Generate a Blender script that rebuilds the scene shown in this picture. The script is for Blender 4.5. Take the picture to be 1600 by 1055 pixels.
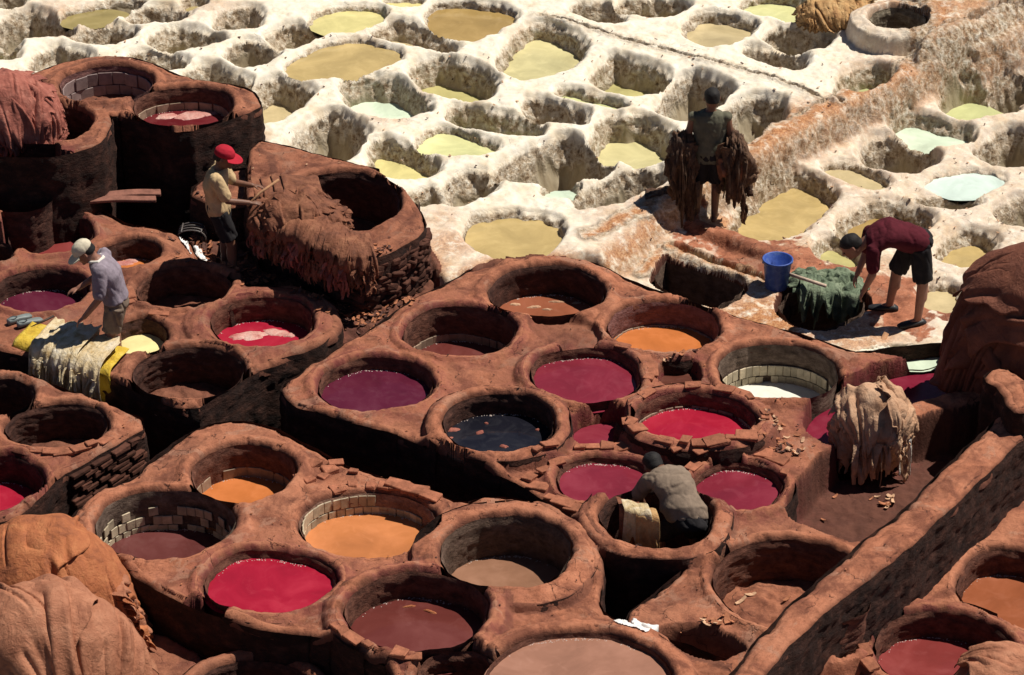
import bpy, bmesh, math, random
import numpy as np
from mathutils import Vector, Matrix
random.seed(7)
rng = np.random.default_rng(11)
for o in list(bpy.data.objects): bpy.data.objects.remove(o)
S = bpy.context.scene
COL = S.collection
R = math.radians

# ---------------------------------------------------------------- camera, sky, sun, exposure
PITCH = R(30.0); FPX = 4240.0; CAMH = 14.0; CAMD = 14.0 / math.tan(PITCH)
cam_d = bpy.data.cameras.new('camera'); cam = bpy.data.objects.new('camera', cam_d); COL.objects.link(cam)
cam.location = (0, -CAMD, CAMH); cam.rotation_euler = (math.pi / 2 - PITCH, 0, 0)
cam_d.sensor_width = 36; cam_d.lens = 36 * FPX / 1600; cam_d.clip_start = 0.5; cam_d.clip_end = 900
S.camera = cam
SUN_EL = R(61); SUN_AZ = R(19)          # azimuth measured from +X towards +Y
sdir = Vector((math.cos(SUN_EL) * math.cos(SUN_AZ), math.cos(SUN_EL) * math.sin(SUN_AZ), math.sin(SUN_EL)))
W = bpy.data.worlds.new('World'); S.world = W; W.use_nodes = True
nt = W.node_tree; nt.nodes.clear()
wo = nt.nodes.new('ShaderNodeOutputWorld'); bg = nt.nodes.new('ShaderNodeBackground'); sky = nt.nodes.new('ShaderNodeTexSky')
sky.sky_type = 'NISHITA'; sky.sun_disc = False; sky.sun_elevation = SUN_EL; sky.sun_rotation = math.pi / 2 - SUN_AZ
sky.air_density = .45; sky.dust_density = .1; sky.altitude = 400
bg.inputs['Strength'].default_value = 0.05
nt.links.new(sky.outputs[0], bg.inputs[0]); nt.links.new(bg.outputs[0], wo.inputs[0])
sl = bpy.data.lights.new('sun', 'SUN'); sl.energy = 4.6; sl.angle = R(0.53); sl.color = (1.0, 0.93, 0.82)
so = bpy.data.objects.new('sun', sl); COL.objects.link(so)
so.rotation_euler = sdir.to_track_quat('Z', 'Y').to_euler(); so.location = (8, -4, 16)
S.view_settings.view_transform = 'Standard'; S.view_settings.look = 'None'
S.view_settings.exposure = 0.28; S.view_settings.gamma = 1.0
S.render.engine = 'CYCLES'

# ---------------------------------------------------------------- helpers
sP, cP = math.sin(PITCH), math.cos(PITCH)
def px(x, y, z=0.0):
    """photograph pixel (1600 x 1055) -> world point on the level z"""
    u = (x - 800) / FPX; v = (y - 527.5) / FPX
    d = (u, cP - v * sP, -sP - v * cP)
    t = (z - CAMH) / d[2]
    return (d[0] * t, -CAMD + d[1] * t, z)
def ppm(y, z=0.0):
    """pixels per metre of something level at picture height y on level z"""
    v = (y - 527.5) / FPX
    return FPX * (sP + v * cP) / (CAMH - z)
def up_m(dy, y, z=0.0):
    return dy / (ppm(y, z) * cP)

_perm = np.random.default_rng(3).permutation(256).astype(np.int32); _perm = np.concatenate([_perm] * 3)
_g2 = np.array([(math.cos(a), math.sin(a)) for a in np.linspace(0, 2 * math.pi, 16, endpoint=False)], dtype=np.float32)
_g3 = np.random.default_rng(5).normal(size=(32, 3)).astype(np.float32); _g3 /= np.linalg.norm(_g3, axis=1)[:, None]
def pn2(x, y, s=0):
    x = np.asarray(x, np.float32) + s * 17.31 + 400; y = np.asarray(y, np.float32) + s * 9.77 + 400
    xi = np.floor(x).astype(np.int32); yi = np.floor(y).astype(np.int32); fx = x - xi; fy = y - yi
    xi &= 255; yi &= 255
    u = fx * fx * fx * (fx * (fx * 6 - 15) + 10); v = fy * fy * fy * (fy * (fy * 6 - 15) + 10)
    def g(ix, iy, dx, dy):
        k = _g2[_perm[_perm[ix & 255] + (iy & 255)] & 15]; return k[..., 0] * dx + k[..., 1] * dy
    a = g(xi, yi, fx, fy); b = g(xi + 1, yi, fx - 1, fy); c = g(xi, yi + 1, fx, fy - 1); d = g(xi + 1, yi + 1, fx - 1, fy - 1)
    return (a + u * (b - a) + v * ((c + u * (d - c)) - (a + u * (b - a)))) * 1.4
def pn3(x, y, z, s=0):
    x = np.asarray(x, np.float32) + s * 7.31 + 300; y = np.asarray(y, np.float32) + s * 3.77 + 300; z = np.asarray(z, np.float32) + s * 5.13 + 300
    xi = np.floor(x).astype(np.int32); yi = np.floor(y).astype(np.int32); zi = np.floor(z).astype(np.int32)
    fx = x - xi; fy = y - yi; fz = z - zi
    u = fx * fx * (3 - 2 * fx); v = fy * fy * (3 - 2 * fy); w = fz * fz * (3 - 2 * fz)
    r = 0
    for dx in (0, 1):
        for dy in (0, 1):
            for dz in (0, 1):
                h = _g3[_perm[_perm[_perm[(xi + dx) & 255] + ((yi + dy) & 255)] + ((zi + dz) & 255)] & 31]
                r = r + (h[..., 0] * (fx - dx) + h[..., 1] * (fy - dy) + h[..., 2] * (fz - dz)) * (u if dx else 1 - u) * (v if dy else 1 - v) * (w if dz else 1 - w)
    return r * 1.5
def fb2(x, y, f, o=3, s=0):
    r = 0; a = 1.0
    for i in range(o):
        r = r + a * pn2(x * f, y * f, s + i); f *= 2.03; a *= .5
    return r
def fb3(x, y, z, f, o=3, s=0):
    r = 0; a = 1.0
    for i in range(o):
        r = r + a * pn3(x * f, y * f, z * f, s + i); f *= 2.03; a *= .5
    return r
def sstep(a, b, x):
    t = np.clip((x - a) / (b - a), 0, 1); return t * t * (3 - 2 * t)
def chaikin(p, n=2):
    p = np.asarray(p, float)
    for _ in range(n):
        q = np.roll(p, -1, 0); p = np.stack([.75 * p + .25 * q, .25 * p + .75 * q], 1).reshape(-1, p.shape[1])
    return p
def sdf_poly(P, x, y):
    d = np.full(x.shape, 1e9, np.float32); ins = np.zeros(x.shape, bool)
    n = len(P)
    for i in range(n):
        ax, ay = P[i][:2]; bx, by = P[(i + 1) % n][:2]
        ex, ey = bx - ax, by - ay; L = ex * ex + ey * ey + 1e-12
        t = np.clip(((x - ax) * ex + (y - ay) * ey) / L, 0, 1)
        d = np.minimum(d, (x - ax - t * ex) ** 2 + (y - ay - t * ey) ** 2)
        if abs(ey) > 1e-12:
            c = ((ay > y) != (by > y)) & (x < ex * (y - ay) / ey + ax); ins ^= c
    d = np.sqrt(d); return np.where(ins, -d, d)

def np_mesh(name, V, F, attrs=None, smooth=True):
    """V (n,3), F (m,k) numpy arrays"""
    me = bpy.data.meshes.new(name); V = np.ascontiguousarray(V, np.float32); F = np.ascontiguousarray(F, np.int32)
    m, k = F.shape
    used = np.unique(F)
    if len(used) < len(V):
        mp = np.zeros(len(V), np.int32); mp[used] = np.arange(len(used)); F = mp[F]; V = np.ascontiguousarray(V[used]); attrs = {q: np.asarray(w)[used] for q, w in (attrs or {}).items()}
    me.vertices.add(len(V)); me.vertices.foreach_set('co', V.ravel())
    me.loops.add(m * k); me.loops.foreach_set('vertex_index', F.ravel())
    me.polygons.add(m); me.polygons.foreach_set('loop_start', np.arange(0, m * k, k, dtype=np.int32)); me.polygons.foreach_set('loop_total', np.full(m, k, np.int32))
    if smooth: me.polygons.foreach_set('use_smooth', np.ones(m, bool))
    for a, v in (attrs or {}).items():
        at = me.attributes.new(a, 'FLOAT', 'POINT'); at.data.foreach_set('value', np.ascontiguousarray(v, np.float32))
    me.update(calc_edges=True)
    return me
def add(name, me, mat=None, parent=None, loc=(0, 0, 0)):
    o = bpy.data.objects.new(name, me); COL.objects.link(o); o.location = loc
    if mat is not None and me is not None and len(me.materials) == 0: me.materials.append(mat)
    if parent is not None: o.parent = parent
    return o
def tag(o, label, cat, group=None):
    o['label'] = label; o['category'] = cat
    if group: o['group'] = group
    return o
def empty(name, loc, label, cat, group=None, rz=0):
    o = bpy.data.objects.new(name, None); COL.objects.link(o); o.location = loc; o.rotation_euler.z = rz; o.empty_display_size = .1
    return tag(o, label, cat, group)
def grid_faces(nu, nv, wrap=False):
    """quads over an (nv rows, nu columns) vertex grid"""
    i, j = np.meshgrid(np.arange(nu if wrap else nu - 1), np.arange(nv - 1)); i = i.ravel(); j = j.ravel(); i2 = (i + 1) % nu
    return np.stack([j * nu + i, j * nu + i2, (j + 1) * nu + i2, (j + 1) * nu + i], 1)
def bm_mesh(name, fn, smooth=False):
    bm = bmesh.new(); fn(bm); me = bpy.data.meshes.new(name)
    bm.normal_update(); bm.to_mesh(me); bm.free()
    if smooth: me.polygons.foreach_set('use_smooth', np.ones(len(me.polygons), bool))
    return me

def add_runs(name, V3, nu, nv, keepc, flip, mat, parent, attrs=None):
    """a strip round an outline, one mesh for each unbroken run of columns"""
    F_ = grid_faces(nu, nv, True); F_ = F_[:, ::-1] if flip else F_; lab = np.full(nu, -1); cur = -1
    if keepc.all(): lab[:] = 0
    else:
        st = int(np.argmin(keepc)); prev = False
        for q in range(nu):
            i_ = (st + q) % nu
            if keepc[i_]:
                if not prev: cur += 1
                lab[i_] = cur
            prev = bool(keepc[i_])
    for c_ in range(lab.max() + 1):
        if (lab == c_).sum() > 6: add(name, np_mesh(name, V3, F_[np.tile(lab == c_, nv - 1)], attrs), mat, parent)

# ---------------------------------------------------------------- materials
MATS = {}
def new_mat(name):
    m = bpy.data.materials.new(name); m.use_nodes = True; n = m.node_tree; n.nodes.clear()
    out = n.nodes.new('ShaderNodeOutputMaterial'); b = n.nodes.new('ShaderNodeBsdfPrincipled'); n.links.new(b.outputs[0], out.inputs[0])
    return m, n, b
class NT:
    """small node-building helper"""
    def __init__(s, n): s.n = n; s.geo = n.nodes.new('ShaderNodeNewGeometry')
    def noise(s, scale, detail=4, rough=.55, vec=None, dist=0, stretch=None):
        t = s.n.nodes.new('ShaderNodeTexNoise'); t.inputs['Scale'].default_value = scale; t.inputs['Detail'].default_value = detail
        t.inputs['Roughness'].default_value = rough; t.inputs['Distortion'].default_value = dist
        v = vec or s.geo.outputs['Position']
        if stretch:
            mp = s.n.nodes.new('ShaderNodeMapping'); mp.inputs['Scale'].default_value = stretch; s.n.links.new(v, mp.inputs[0]); v = mp.outputs[0]
        s.n.links.new(v, t.inputs['Vector']); return t.outputs['Fac']
    def voro(s, scale, feature='F1', vec=None):
        t = s.n.nodes.new('ShaderNodeTexVoronoi'); t.feature = feature; t.inputs['Scale'].default_value = scale
        s.n.links.new(vec or s.geo.outputs['Position'], t.inputs['Vector']); return t.outputs['Distance']
    def ramp(s, fac, stops):
        r = s.n.nodes.new('ShaderNodeValToRGB'); e = r.color_ramp.elements
        while len(e) < len(stops): e.new(.5)
        for k, (p, c) in enumerate(stops):
            e[k].position = p; e[k].color = (*c, 1) if not isinstance(c, (int, float)) else (c, c, c, 1)
        s.n.links.new(fac, r.inputs[0]); return r.outputs[0]
    def mix(s, f, a, b, mode='MIX'):
        m = s.n.nodes.new('ShaderNodeMix'); m.data_type = 'RGBA'; m.blend_type = mode
        for sock, val in ((m.inputs[0], f), (m.inputs[6], a), (m.inputs[7], b)):
            if isinstance(val, (int, float)): sock.default_value = val
            elif isinstance(val, tuple): sock.default_value = (*val, 1)
            else: s.n.links.new(val, sock)
        return m.outputs[2]
    def math(s, op, a, b=0.0, clamp=False):
        m = s.n.nodes.new('ShaderNodeMath'); m.operation = op; m.use_clamp = clamp
        for sock, val in ((m.inputs[0], a), (m.inputs[1], b)):
            if isinstance(val, (int, float)): sock.default_value = val
            else: s.n.links.new(val, sock)
        return m.outputs[0]
    def attr(s, name):
        a = s.n.nodes.new('ShaderNodeAttribute'); a.attribute_name = name; return a.outputs['Fac']
    def bump(s, h, strength, dist, prev=None):
        b = s.n.nodes.new('ShaderNodeBump'); b.inputs['Strength'].default_value = strength; b.inputs['Distance'].default_value = dist
        s.n.links.new(h, b.inputs['Height'])
        if prev: s.n.links.new(prev, b.inputs['Normal'])
        return b.outputs[0]
    def rand(s):
        o = s.n.nodes.new('ShaderNodeObjectInfo'); return o.outputs['Random']

def earth_material():
    m, n, b = new_mat('earth_and_lime'); k = NT(n)
    big = k.noise(1.1, 4, .6); mid = k.noise(5.5, 6, .68); fine = k.noise(38, 5, .72); grain = k.noise(140, 3, .7)
    brown = k.ramp(mid, [(.30, (.19, .066, .036)), (.47, (.385, .145, .080)), (.70, (.50, .205, .117))])
    brown = k.mix(k.ramp(big, [(.45, 0), (.66, .6)]), brown, (.43, .185, .108))
    brown = k.mix(k.ramp(k.noise(2.6, 6, .7, dist=.5), [(.47, 0), (.60, .78)]), brown, (.155, .053, .033))
    brown = k.mix(k.ramp(k.noise(1.9, 7, .72, dist=1.0), [(.56, 0), (.60, .55)]), brown, (.40, .215, .145))
    brown = k.mix(k.ramp(fine, [(.55, 0), (.72, .65)]), brown, (.105, .038, .025))
    brown = k.mix(k.ramp(grain, [(.56, 0), (.72, .40)]), brown, (.52, .23, .135))
    wv = k.n.nodes.new('ShaderNodeVectorMath'); wv.operation = 'ADD'; ns = k.n.nodes.new('ShaderNodeTexNoise'); ns.inputs['Scale'].default_value = 5; ns.inputs['Detail'].default_value = 4
    sc_ = k.n.nodes.new('ShaderNodeVectorMath'); sc_.operation = 'SCALE'; sc_.inputs['Scale'].default_value = .30; n.links.new(k.geo.outputs['Position'], ns.inputs['Vector']); n.links.new(ns.outputs['Color'], sc_.inputs[0]); n.links.new(sc_.outputs[0], wv.inputs[0]); n.links.new(k.geo.outputs['Position'], wv.inputs[1])
    crk = k.math('MULTIPLY', k.ramp(k.voro(2.3, 'DISTANCE_TO_EDGE', wv.outputs[0]), [(.003, 1), (.012, 0)]), k.ramp(k.noise(1.7, 3, .6), [(.52, 0), (.60, 1)]))
    brown = k.mix(k.math('MULTIPLY', crk, .85), brown, (.05, .02, .015))
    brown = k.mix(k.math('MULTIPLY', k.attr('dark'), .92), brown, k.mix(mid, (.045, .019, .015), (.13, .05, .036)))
    redm = k.math('MULTIPLY', k.attr('red'), k.ramp(mid, [(.40, 0), (.56, 1)]))
    brown = k.mix(redm, brown, (.15, .03, .032))
    # lime
    lime = k.ramp(mid, [(.25, (.70, .62, .47)), (.5, (.82, .77, .65)), (.75, (.86, .83, .75))])
    lime = k.mix(k.ramp(k.noise(2.3, 5, .65), [(.50, 0), (.72, .55)]), lime, (.64, .49, .30))
    speck = k.math('MULTIPLY', k.ramp(k.noise(26, 6, .75), [(.60, 0), (.68, 1)]), k.ramp(k.noise(2.9, 4, .6), [(.42, .05), (.62, 1)]))
    lime = k.mix(k.math('MULTIPLY', speck, .5), lime, (.22, .14, .075))
    rust = k.math('MULTIPLY', k.attr('rust'), k.ramp(k.noise(7, 6, .72), [(.30, 0), (.50, 1)]))
    rustc = k.ramp(fine, [(.3, (.14, .05, .025)), (.5, (.42, .19, .085)), (.7, (.58, .36, .19))])
    lime = k.mix(rust, lime, rustc)
    crustn = k.ramp(k.noise(15, 5, .66), [(.33, (.15, .095, .055)), (.43, (.36, .26, .165)), (.53, (.58, .48, .36)), (.63, (.77, .71, .60))])
    lime = k.mix(k.math('MULTIPLY', k.attr('crust'), k.ramp(k.noise(9, 5, .7), [(.3, .35), (.55, 1)])), lime, crustn)
    slime = k.ramp(k.noise(8, 5, .6, stretch=(1, 1, .35)), [(.3, (.28, .22, .14)), (.6, (.42, .355, .25)), (.8, (.52, .47, .36))])
    lime = k.mix(k.attr('slime'), lime, slime)
    wf = k.math('ADD', k.attr('white'), k.math('MULTIPLY', k.math('SUBTRACT', mid, .5), .8))
    wf = k.ramp(wf, [(.48, 0), (.60, 1)])
    col = k.mix(wf, brown, lime)
    n.links.new(col, b.inputs['Base Color'])
    b.inputs['Roughness'].default_value = .92; b.inputs['Specular IOR Level'].default_value = .22
    tone = k.math('SUBTRACT', 1.0, k.math('MULTIPLY', wf, k.math('SUBTRACT', 1.0, k.attr('crust')))); tone = k.math('ADD', k.math('MULTIPLY', tone, .75), .25)
    h1 = k.bump(k.math('MULTIPLY', tone, k.noise(22, 8, .72)), .65, .03); h1 = k.bump(k.math('MULTIPLY', crk, -1.0), .6, .012, h1)
    h2 = k.bump(k.noise(95, 4, .7), .45, .008, h1)
    cr = k.bump(k.math('MULTIPLY', k.attr('crust'), k.noise(15, 5, .66)), .8, .07, h2)
    n.links.new(cr, b.inputs['Normal'])
    return m
def wall_material(name, c0, c1, c2, scale=9, bump=.03, rough=.9, ledge=False):
    m, n, b = new_mat(name); k = NT(n)
    a = k.noise(scale, 6, .68, stretch=(1, 1, 1.6 if ledge else .6)); f = k.noise(scale * 6, 4, .7)
    col = k.ramp(a, [(.3, c0), (.5, c1), (.72, c2)]); col = k.mix(k.ramp(f, [(.58, 0), (.75, .6)]), col, tuple(x * .4 for x in c0))
    n.links.new(col, b.inputs['Base Color']); b.inputs['Roughness'].default_value = rough; b.inputs['Specular IOR Level'].default_value = .25
    h = k.bump(k.noise(scale * 2.2, 7, .7, stretch=(1, 1, 1.8 if ledge else 1)), .8, bump); h = k.bump(k.noise(90, 3, .7), .4, .006, h); n.links.new(h, b.inputs['Normal'])
    return m
def liquid_material(name, c, rough=.12, murk=.22, c2=None):
    m, n, b = new_mat(name); k = NT(n)
    a = k.noise(1.7, 5, .6, dist=.6); f = k.noise(60, 3, .7); d = k.noise(5, 4, .6, dist=1.2)
    c2 = c2 or tuple(min(1, x * 1.25 + .012) for x in c)
    col = k.ramp(a, [(.3, tuple(x * (1 - murk) for x in c)), (.5, c), (.72, c2)])
    col = k.mix(k.ramp(f, [(.66, 0), (.78, .35)]), col, tuple(min(1, x * 1.5 + .04) for x in c))
    col = k.mix(k.ramp(d, [(.52, 0), (.70, .30)]), col, tuple(min(1, x * 1.3 + .03) for x in c))
    n.links.new(col, b.inputs['Base Color']); b.inputs['Roughness'].default_value = rough; b.inputs['IOR'].default_value = 1.33
    b.inputs['Specular IOR Level'].default_value = .5
    n.links.new(k.bump(k.noise(7, 3, .5), .10, .01), b.inputs['Normal'])
    return m
def simple_material(name, c, rough=.8, var=.25, scale=14, bump=.0, spec=.3, randv=0.0, c2=None, bscale=None):
    m, n, b = new_mat(name); k = NT(n)
    a = k.noise(scale, 5, .65)
    hi = c2 or tuple(min(1, x * (1 + var)) for x in c)
    col = k.ramp(a, [(.3, tuple(x * (1 - var) for x in c)), (.5, c), (.7, hi)])
    if randv:
        r = k.rand(); col = k.mix(k.math('MULTIPLY', r, randv), col, tuple(x * .28 for x in c))
    n.links.new(col, b.inputs['Base Color']); b.inputs['Roughness'].default_value = rough; b.inputs['Specular IOR Level'].default_value = spec
    if bump: n.links.new(k.bump(k.noise(bscale or scale * 3, 5, .65), .7, bump), b.inputs['Normal'])
    return m
M_EARTH = earth_material()

# ---------------------------------------------------------------- the site as measured: blocks, vats, pits
# block: name, level, outline (pixels on that level), edge width, kind
BLOCKS = [
 ('debris_floor', -.14, [(285, 372), (330, 330), (600, 330), (668, 405), (690, 442), (640, 482), (600, 522), (520, 540), (520, 490), (470, 445), (400, 448), (330, 450), (300, 420)], .10),
 ('block_c', 0.0, [(107, 306), (135, 314), (175, 337), (195, 350), (240, 355), (290, 372), (305, 400), (340, 424), (378, 444), (420, 446), (475, 452), (512, 470), (532, 500), (528, 522), (505, 538), (475, 550), (432, 566), (400, 577), (350, 610), (297, 641), (262, 629), (225, 613), (180, 592), (155, 574), (90, 560), (30, 550), (-10, 540), (-130, 530), (-130, 290)], .05),
 ('block_d', 0.0, [(-130, 560), (0, 578), (50, 590), (120, 617), (162, 633), (235, 657), (170, 695), (107, 732), (95, 738), (70, 765), (40, 795), (0, 814), (-130, 840)], .04),
 ('block_b', 0.0, [(105, 815), (130, 790), (175, 760), (218, 742), (228, 728), (262, 698), (300, 673), (325, 664), (362, 658), (400, 662), (437, 671), (465, 687), (500, 705), (535, 726), (565, 735), (585, 742), (637, 757), (675, 769), (720, 789), (770, 774), (815, 780), (865, 800), (910, 832), (935, 870), (940, 905), (932, 945), (955, 968), (1000, 985), (1080, 1010), (1165, 1040), (1190, 1140), (640, 1140), (625, 1042), (560, 1022), (505, 990), (425, 982), (363, 968), (300, 943), (237, 912), (190, 880), (145, 850)], .05),
 ('block_a', 0.0, [(443, 600), (470, 583), (520, 551), (575, 520), (610, 490), (650, 466), (700, 440), (745, 415), (780, 404), (840, 399), (900, 402), (940, 414), (985, 439), (1060, 464), (1130, 488), (1200, 509), (1260, 524), (1310, 543), (1345, 552), (1420, 538), (1500, 532), (1760, 540), (1760, 620), (1640, 650), (1480, 790), (1337, 905), (1170, 1050), (1060, 1020), (985, 992), (982, 957), (1018, 934), (1050, 904), (1098, 863), (1060, 874), (1000, 876), (945, 868), (915, 850), (903, 808), (875, 790), (838, 770), (800, 744), (750, 729), (700, 709), (650, 687), (615, 672), (575, 664), (540, 654), (500, 640), (455, 630)], .05),
 ('block_h', -.5, [(1170, 1160), (1300, 1020), (1420, 930), (1480, 850), (1640, 690), (1760, 640), (1800, 1160)], .05),
 ('front_ledge', -.45, [(150, 960), (245, 985), (335, 1030), (290, 1075), (240, 1160), (100, 1160)], .05),
 ('block_e', .80, [(55, 114), (85, 100), (150, 86), (205, 88), (245, 101), (290, 122), (350, 129), (390, 139), (404, 156), (401, 168), (345, 187), (287, 206), (235, 190), (172, 173), (171, 190), (166, 206), (150, 223), (100, 240), (40, 241), (-130, 238), (-130, 120), (0, 128)], .05),
 ('block_f', .50, [(395, 216), (440, 226), (520, 245), (570, 261), (612, 283), (647, 315), (663, 347), (657, 360), (622, 384), (585, 400), (548, 402), (500, 379), (450, 354), (405, 332), (385, 300), (392, 255)], .05),
 ('f_shoulder', .30, [(290, 298), (343, 266), (420, 256), (430, 300), (390, 322), (330, 318)], .05),
]
POST = [   # raised after the vats are sunk
 ('long_wall', .25, [(1095, 1120), (1160, 1032), (1237, 942), (1337, 858), (1420, 791), (1460, 748), (1580, 637), (1660, 560), (1720, 600), (1602, 674), (1525, 749), (1482, 791), (1400, 868), (1335, 912), (1300, 942), (1205, 1026), (1150, 1120)], .05),
 ('cross_wall', .06, [(1395, 652), (1400, 628), (1530, 600), (1560, 608), (1550, 624), (1470, 640)], .05),
 ('wall_post', .50, [(1535, 590), (1558, 573), (1583, 579), (1610, 600), (1612, 640), (1580, 640), (1568, 606)], .06),
]
# round vats: key, cx, cy, half width (px), aspect, rim level, rim width m, liquid depth or None, floor depth, liquid, lining, tile rows, block
VATS = [
 ('A1', 854, 450, 94, .94, .03, .16, .38, .8, 'rust_brown', 'dark', 0),
 ('A2', 718, 514, 92, .94, .02, .13, .44, .8, 'red_brown', 'brown', 1),
 ('A3', 1037, 507, 93, .92, .02, .13, .31, .8, 'orange', 'purple', 1),
 ('A4', 587, 597, 95, .93, .02, .15, .17, .6, 'plum', 'brown', 0),
 ('A5', 915, 581, 92, .97, .05, .11, .14, .6, 'maroon', 'brown', 0),
 ('A6', 1216, 577, 99, .92, .03, .11, .47, .8, 'milk', 'grey', 2),
 ('A7', 779, 655, 95, .96, .12, .13, .25, .7, 'navy', 'dark', 0),
 ('A8', 1086, 648, 98, .80, .16, .14, .20, .6, 'crimson', 'brown', 1),
 ('N1', 1153, 755, 75, .98, .03, .085, .11, .4, 'maroon', 'brown', 0),
 ('N2', 943, 745, 82, .86, .01, .08, .09, .4, 'maroon', 'brown', 0),
 ('G1', 1026, 804, 95, .97, .12, .145, None, .76, None, 'dark', 0),
 ('G2', 1238, 908, 128, 1.0, .02, .10, None, .46, None, 'brown', 0),
 ('B1', 380, 735, 86, 1.02, .03, .14, .38, .8, 'orange', 'brown', 1),
 ('B2', 574, 816, 115, .84, -.02, .10, .24, .7, 'amber', 'pale', 2),
 ('B3', 257, 814, 112, .93, .03, .15, .45, .8, 'umber', 'grey', 2),
 ('B4', 420, 904, 109, .82, .03, .12, .11, .5, 'crimson', 'brown', 0),
 ('B5', 791, 857, 109, .97, .10, .22, .46, .8, 'tan', 'ashen', 0),
 ('B6', 651, 950, 118, .94, .09, .13, .30, .7, 'red_brown', 'brown', 0),
 ('B7', 905, 1062, 152, .92, .08, .17, .08, .5, 'pink_tan', 'brown', 0),
 ('B8', 718, 1050, 70, 1.0, .02, .08, None, .5, None, 'brown', 0),
 ('D1', -8, 617, 64, .95, .02, .12, None, .7, None, 'dark', 0),
 ('D2', 90, 662, 86, .82, .02, .12, None, .42, None, 'dark', 0),
 ('D3', -20, 752, 92, .95, -.02, .12, .32, .7, 'crimson', 'dark', 0),
 ('C1', 78, 362, 70, 1.05, .02, .12, .30, .7, 'brick_red', 'dark', 0),
 ('C2', 203, 392, 52, 1.0, .03, .13, .26, .6, 'orange', 'dark', 0),
 ('C3', 64, 450, 80, .92, .02, .12, .27, .7, 'plum', 'dark', 0),
 ('C4', 287, 446, 80, .90, .03, .11, None, .36, None, 'brown', 0),
 ('C5', 409, 499, 87, .98, .06, .20, .30, .7, 'crimson', 'brown', 0),
 ('C6', 294, 579, 94, .88, .03, .14, None, .45, None, 'dark', 0),
 ('C7', 216, 522, 52, 1.15, .0, .10, .20, .5, 'cream', 'dark', 0),
 ('C8', -22, 392, 46, 1.0, .05, .16, None, .4, None, 'dark', 0),
 ('C9', 28, 300, 66, 1.0, .30, .14, None, .7, None, 'dark', 0),
 ('E1', 166, 127, 77, .92, .82, .12, None, .38, None, 'purple', 2),
 ('E2', 286, 163, 84, .90, .82, .12, .30, .6, 'dark_red', 'brown', 1),
 ('E3', 74, 192, 74, 1.0, .76, .16, None, .7, None, 'dark', 0),
 ('F', 527, 314, 103, 1.08, .52, .16, None, .6, None, 'dark', 0),
 ('H1', 1592, 917, 99, 1.15, -.48, .20, .30, .6, 'brick_orange', 'brown', 0),
 ('H2', 1478, 1018, 118, 1.0, -.40, .16, .30, .6, 'brick_red', 'brown', 0),
 ('R', 392, 1078, 98, .92, -.30, .12, None, .6, None, 'dark', 0),
 ('well', 1402, 26, 47, 1.0, .28, .20, None, .6, None, 'limed', 0),
 ('K3', 1412, 556, 68, .55, -.16, .06, .05, .3, 'mint', 'limed', 0),
]
# irregular pools and dips in the brown blocks: key, level, outline, depth, liquid depth, liquid, wall width
POOLS = [
 ('a9', 0.0, [(892, 640), (972, 632), (980, 660), (968, 694), (898, 694)], .5, .20, 'maroon', .07),
 ('a12', 0.0, [(818, 490), (924, 497), (942, 530), (925, 547), (880, 547), (843, 528)], .07, None, None, .06),
 ('a13', 0.0, [(1028, 577), (1036, 562), (1086, 558), (1097, 580), (1088, 602), (1033, 600)], .22, .16, 'sludge', .06),
 ('j', 0.0, [(1256, 648), (1272, 622), (1312, 602), (1345, 580), (1370, 567), (1425, 553), (1500, 550), (1540, 565), (1535, 605), (1420, 645), (1330, 690), (1285, 686), (1262, 670)], .7, .24, 'claret', .06),
 ('g3', 0.0, [(1300, 694), (1400, 640), (1530, 620), (1600, 620), (1470, 758), (1352, 850), (1290, 833), (1222, 798), (1252, 750)], .48, None, None, .06),
 ('b9', 0.0, [(1016, 988), (1060, 974), (1110, 977), (1170, 1002), (1150, 1018), (1125, 1034), (1070, 1018)], .35, None, None, .06),
 ('f1', -.45, [(285, 1000), (330, 995), (368, 1015), (340, 1030), (312, 1018)], .2, .05, 'maroon', .05),
]
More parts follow.
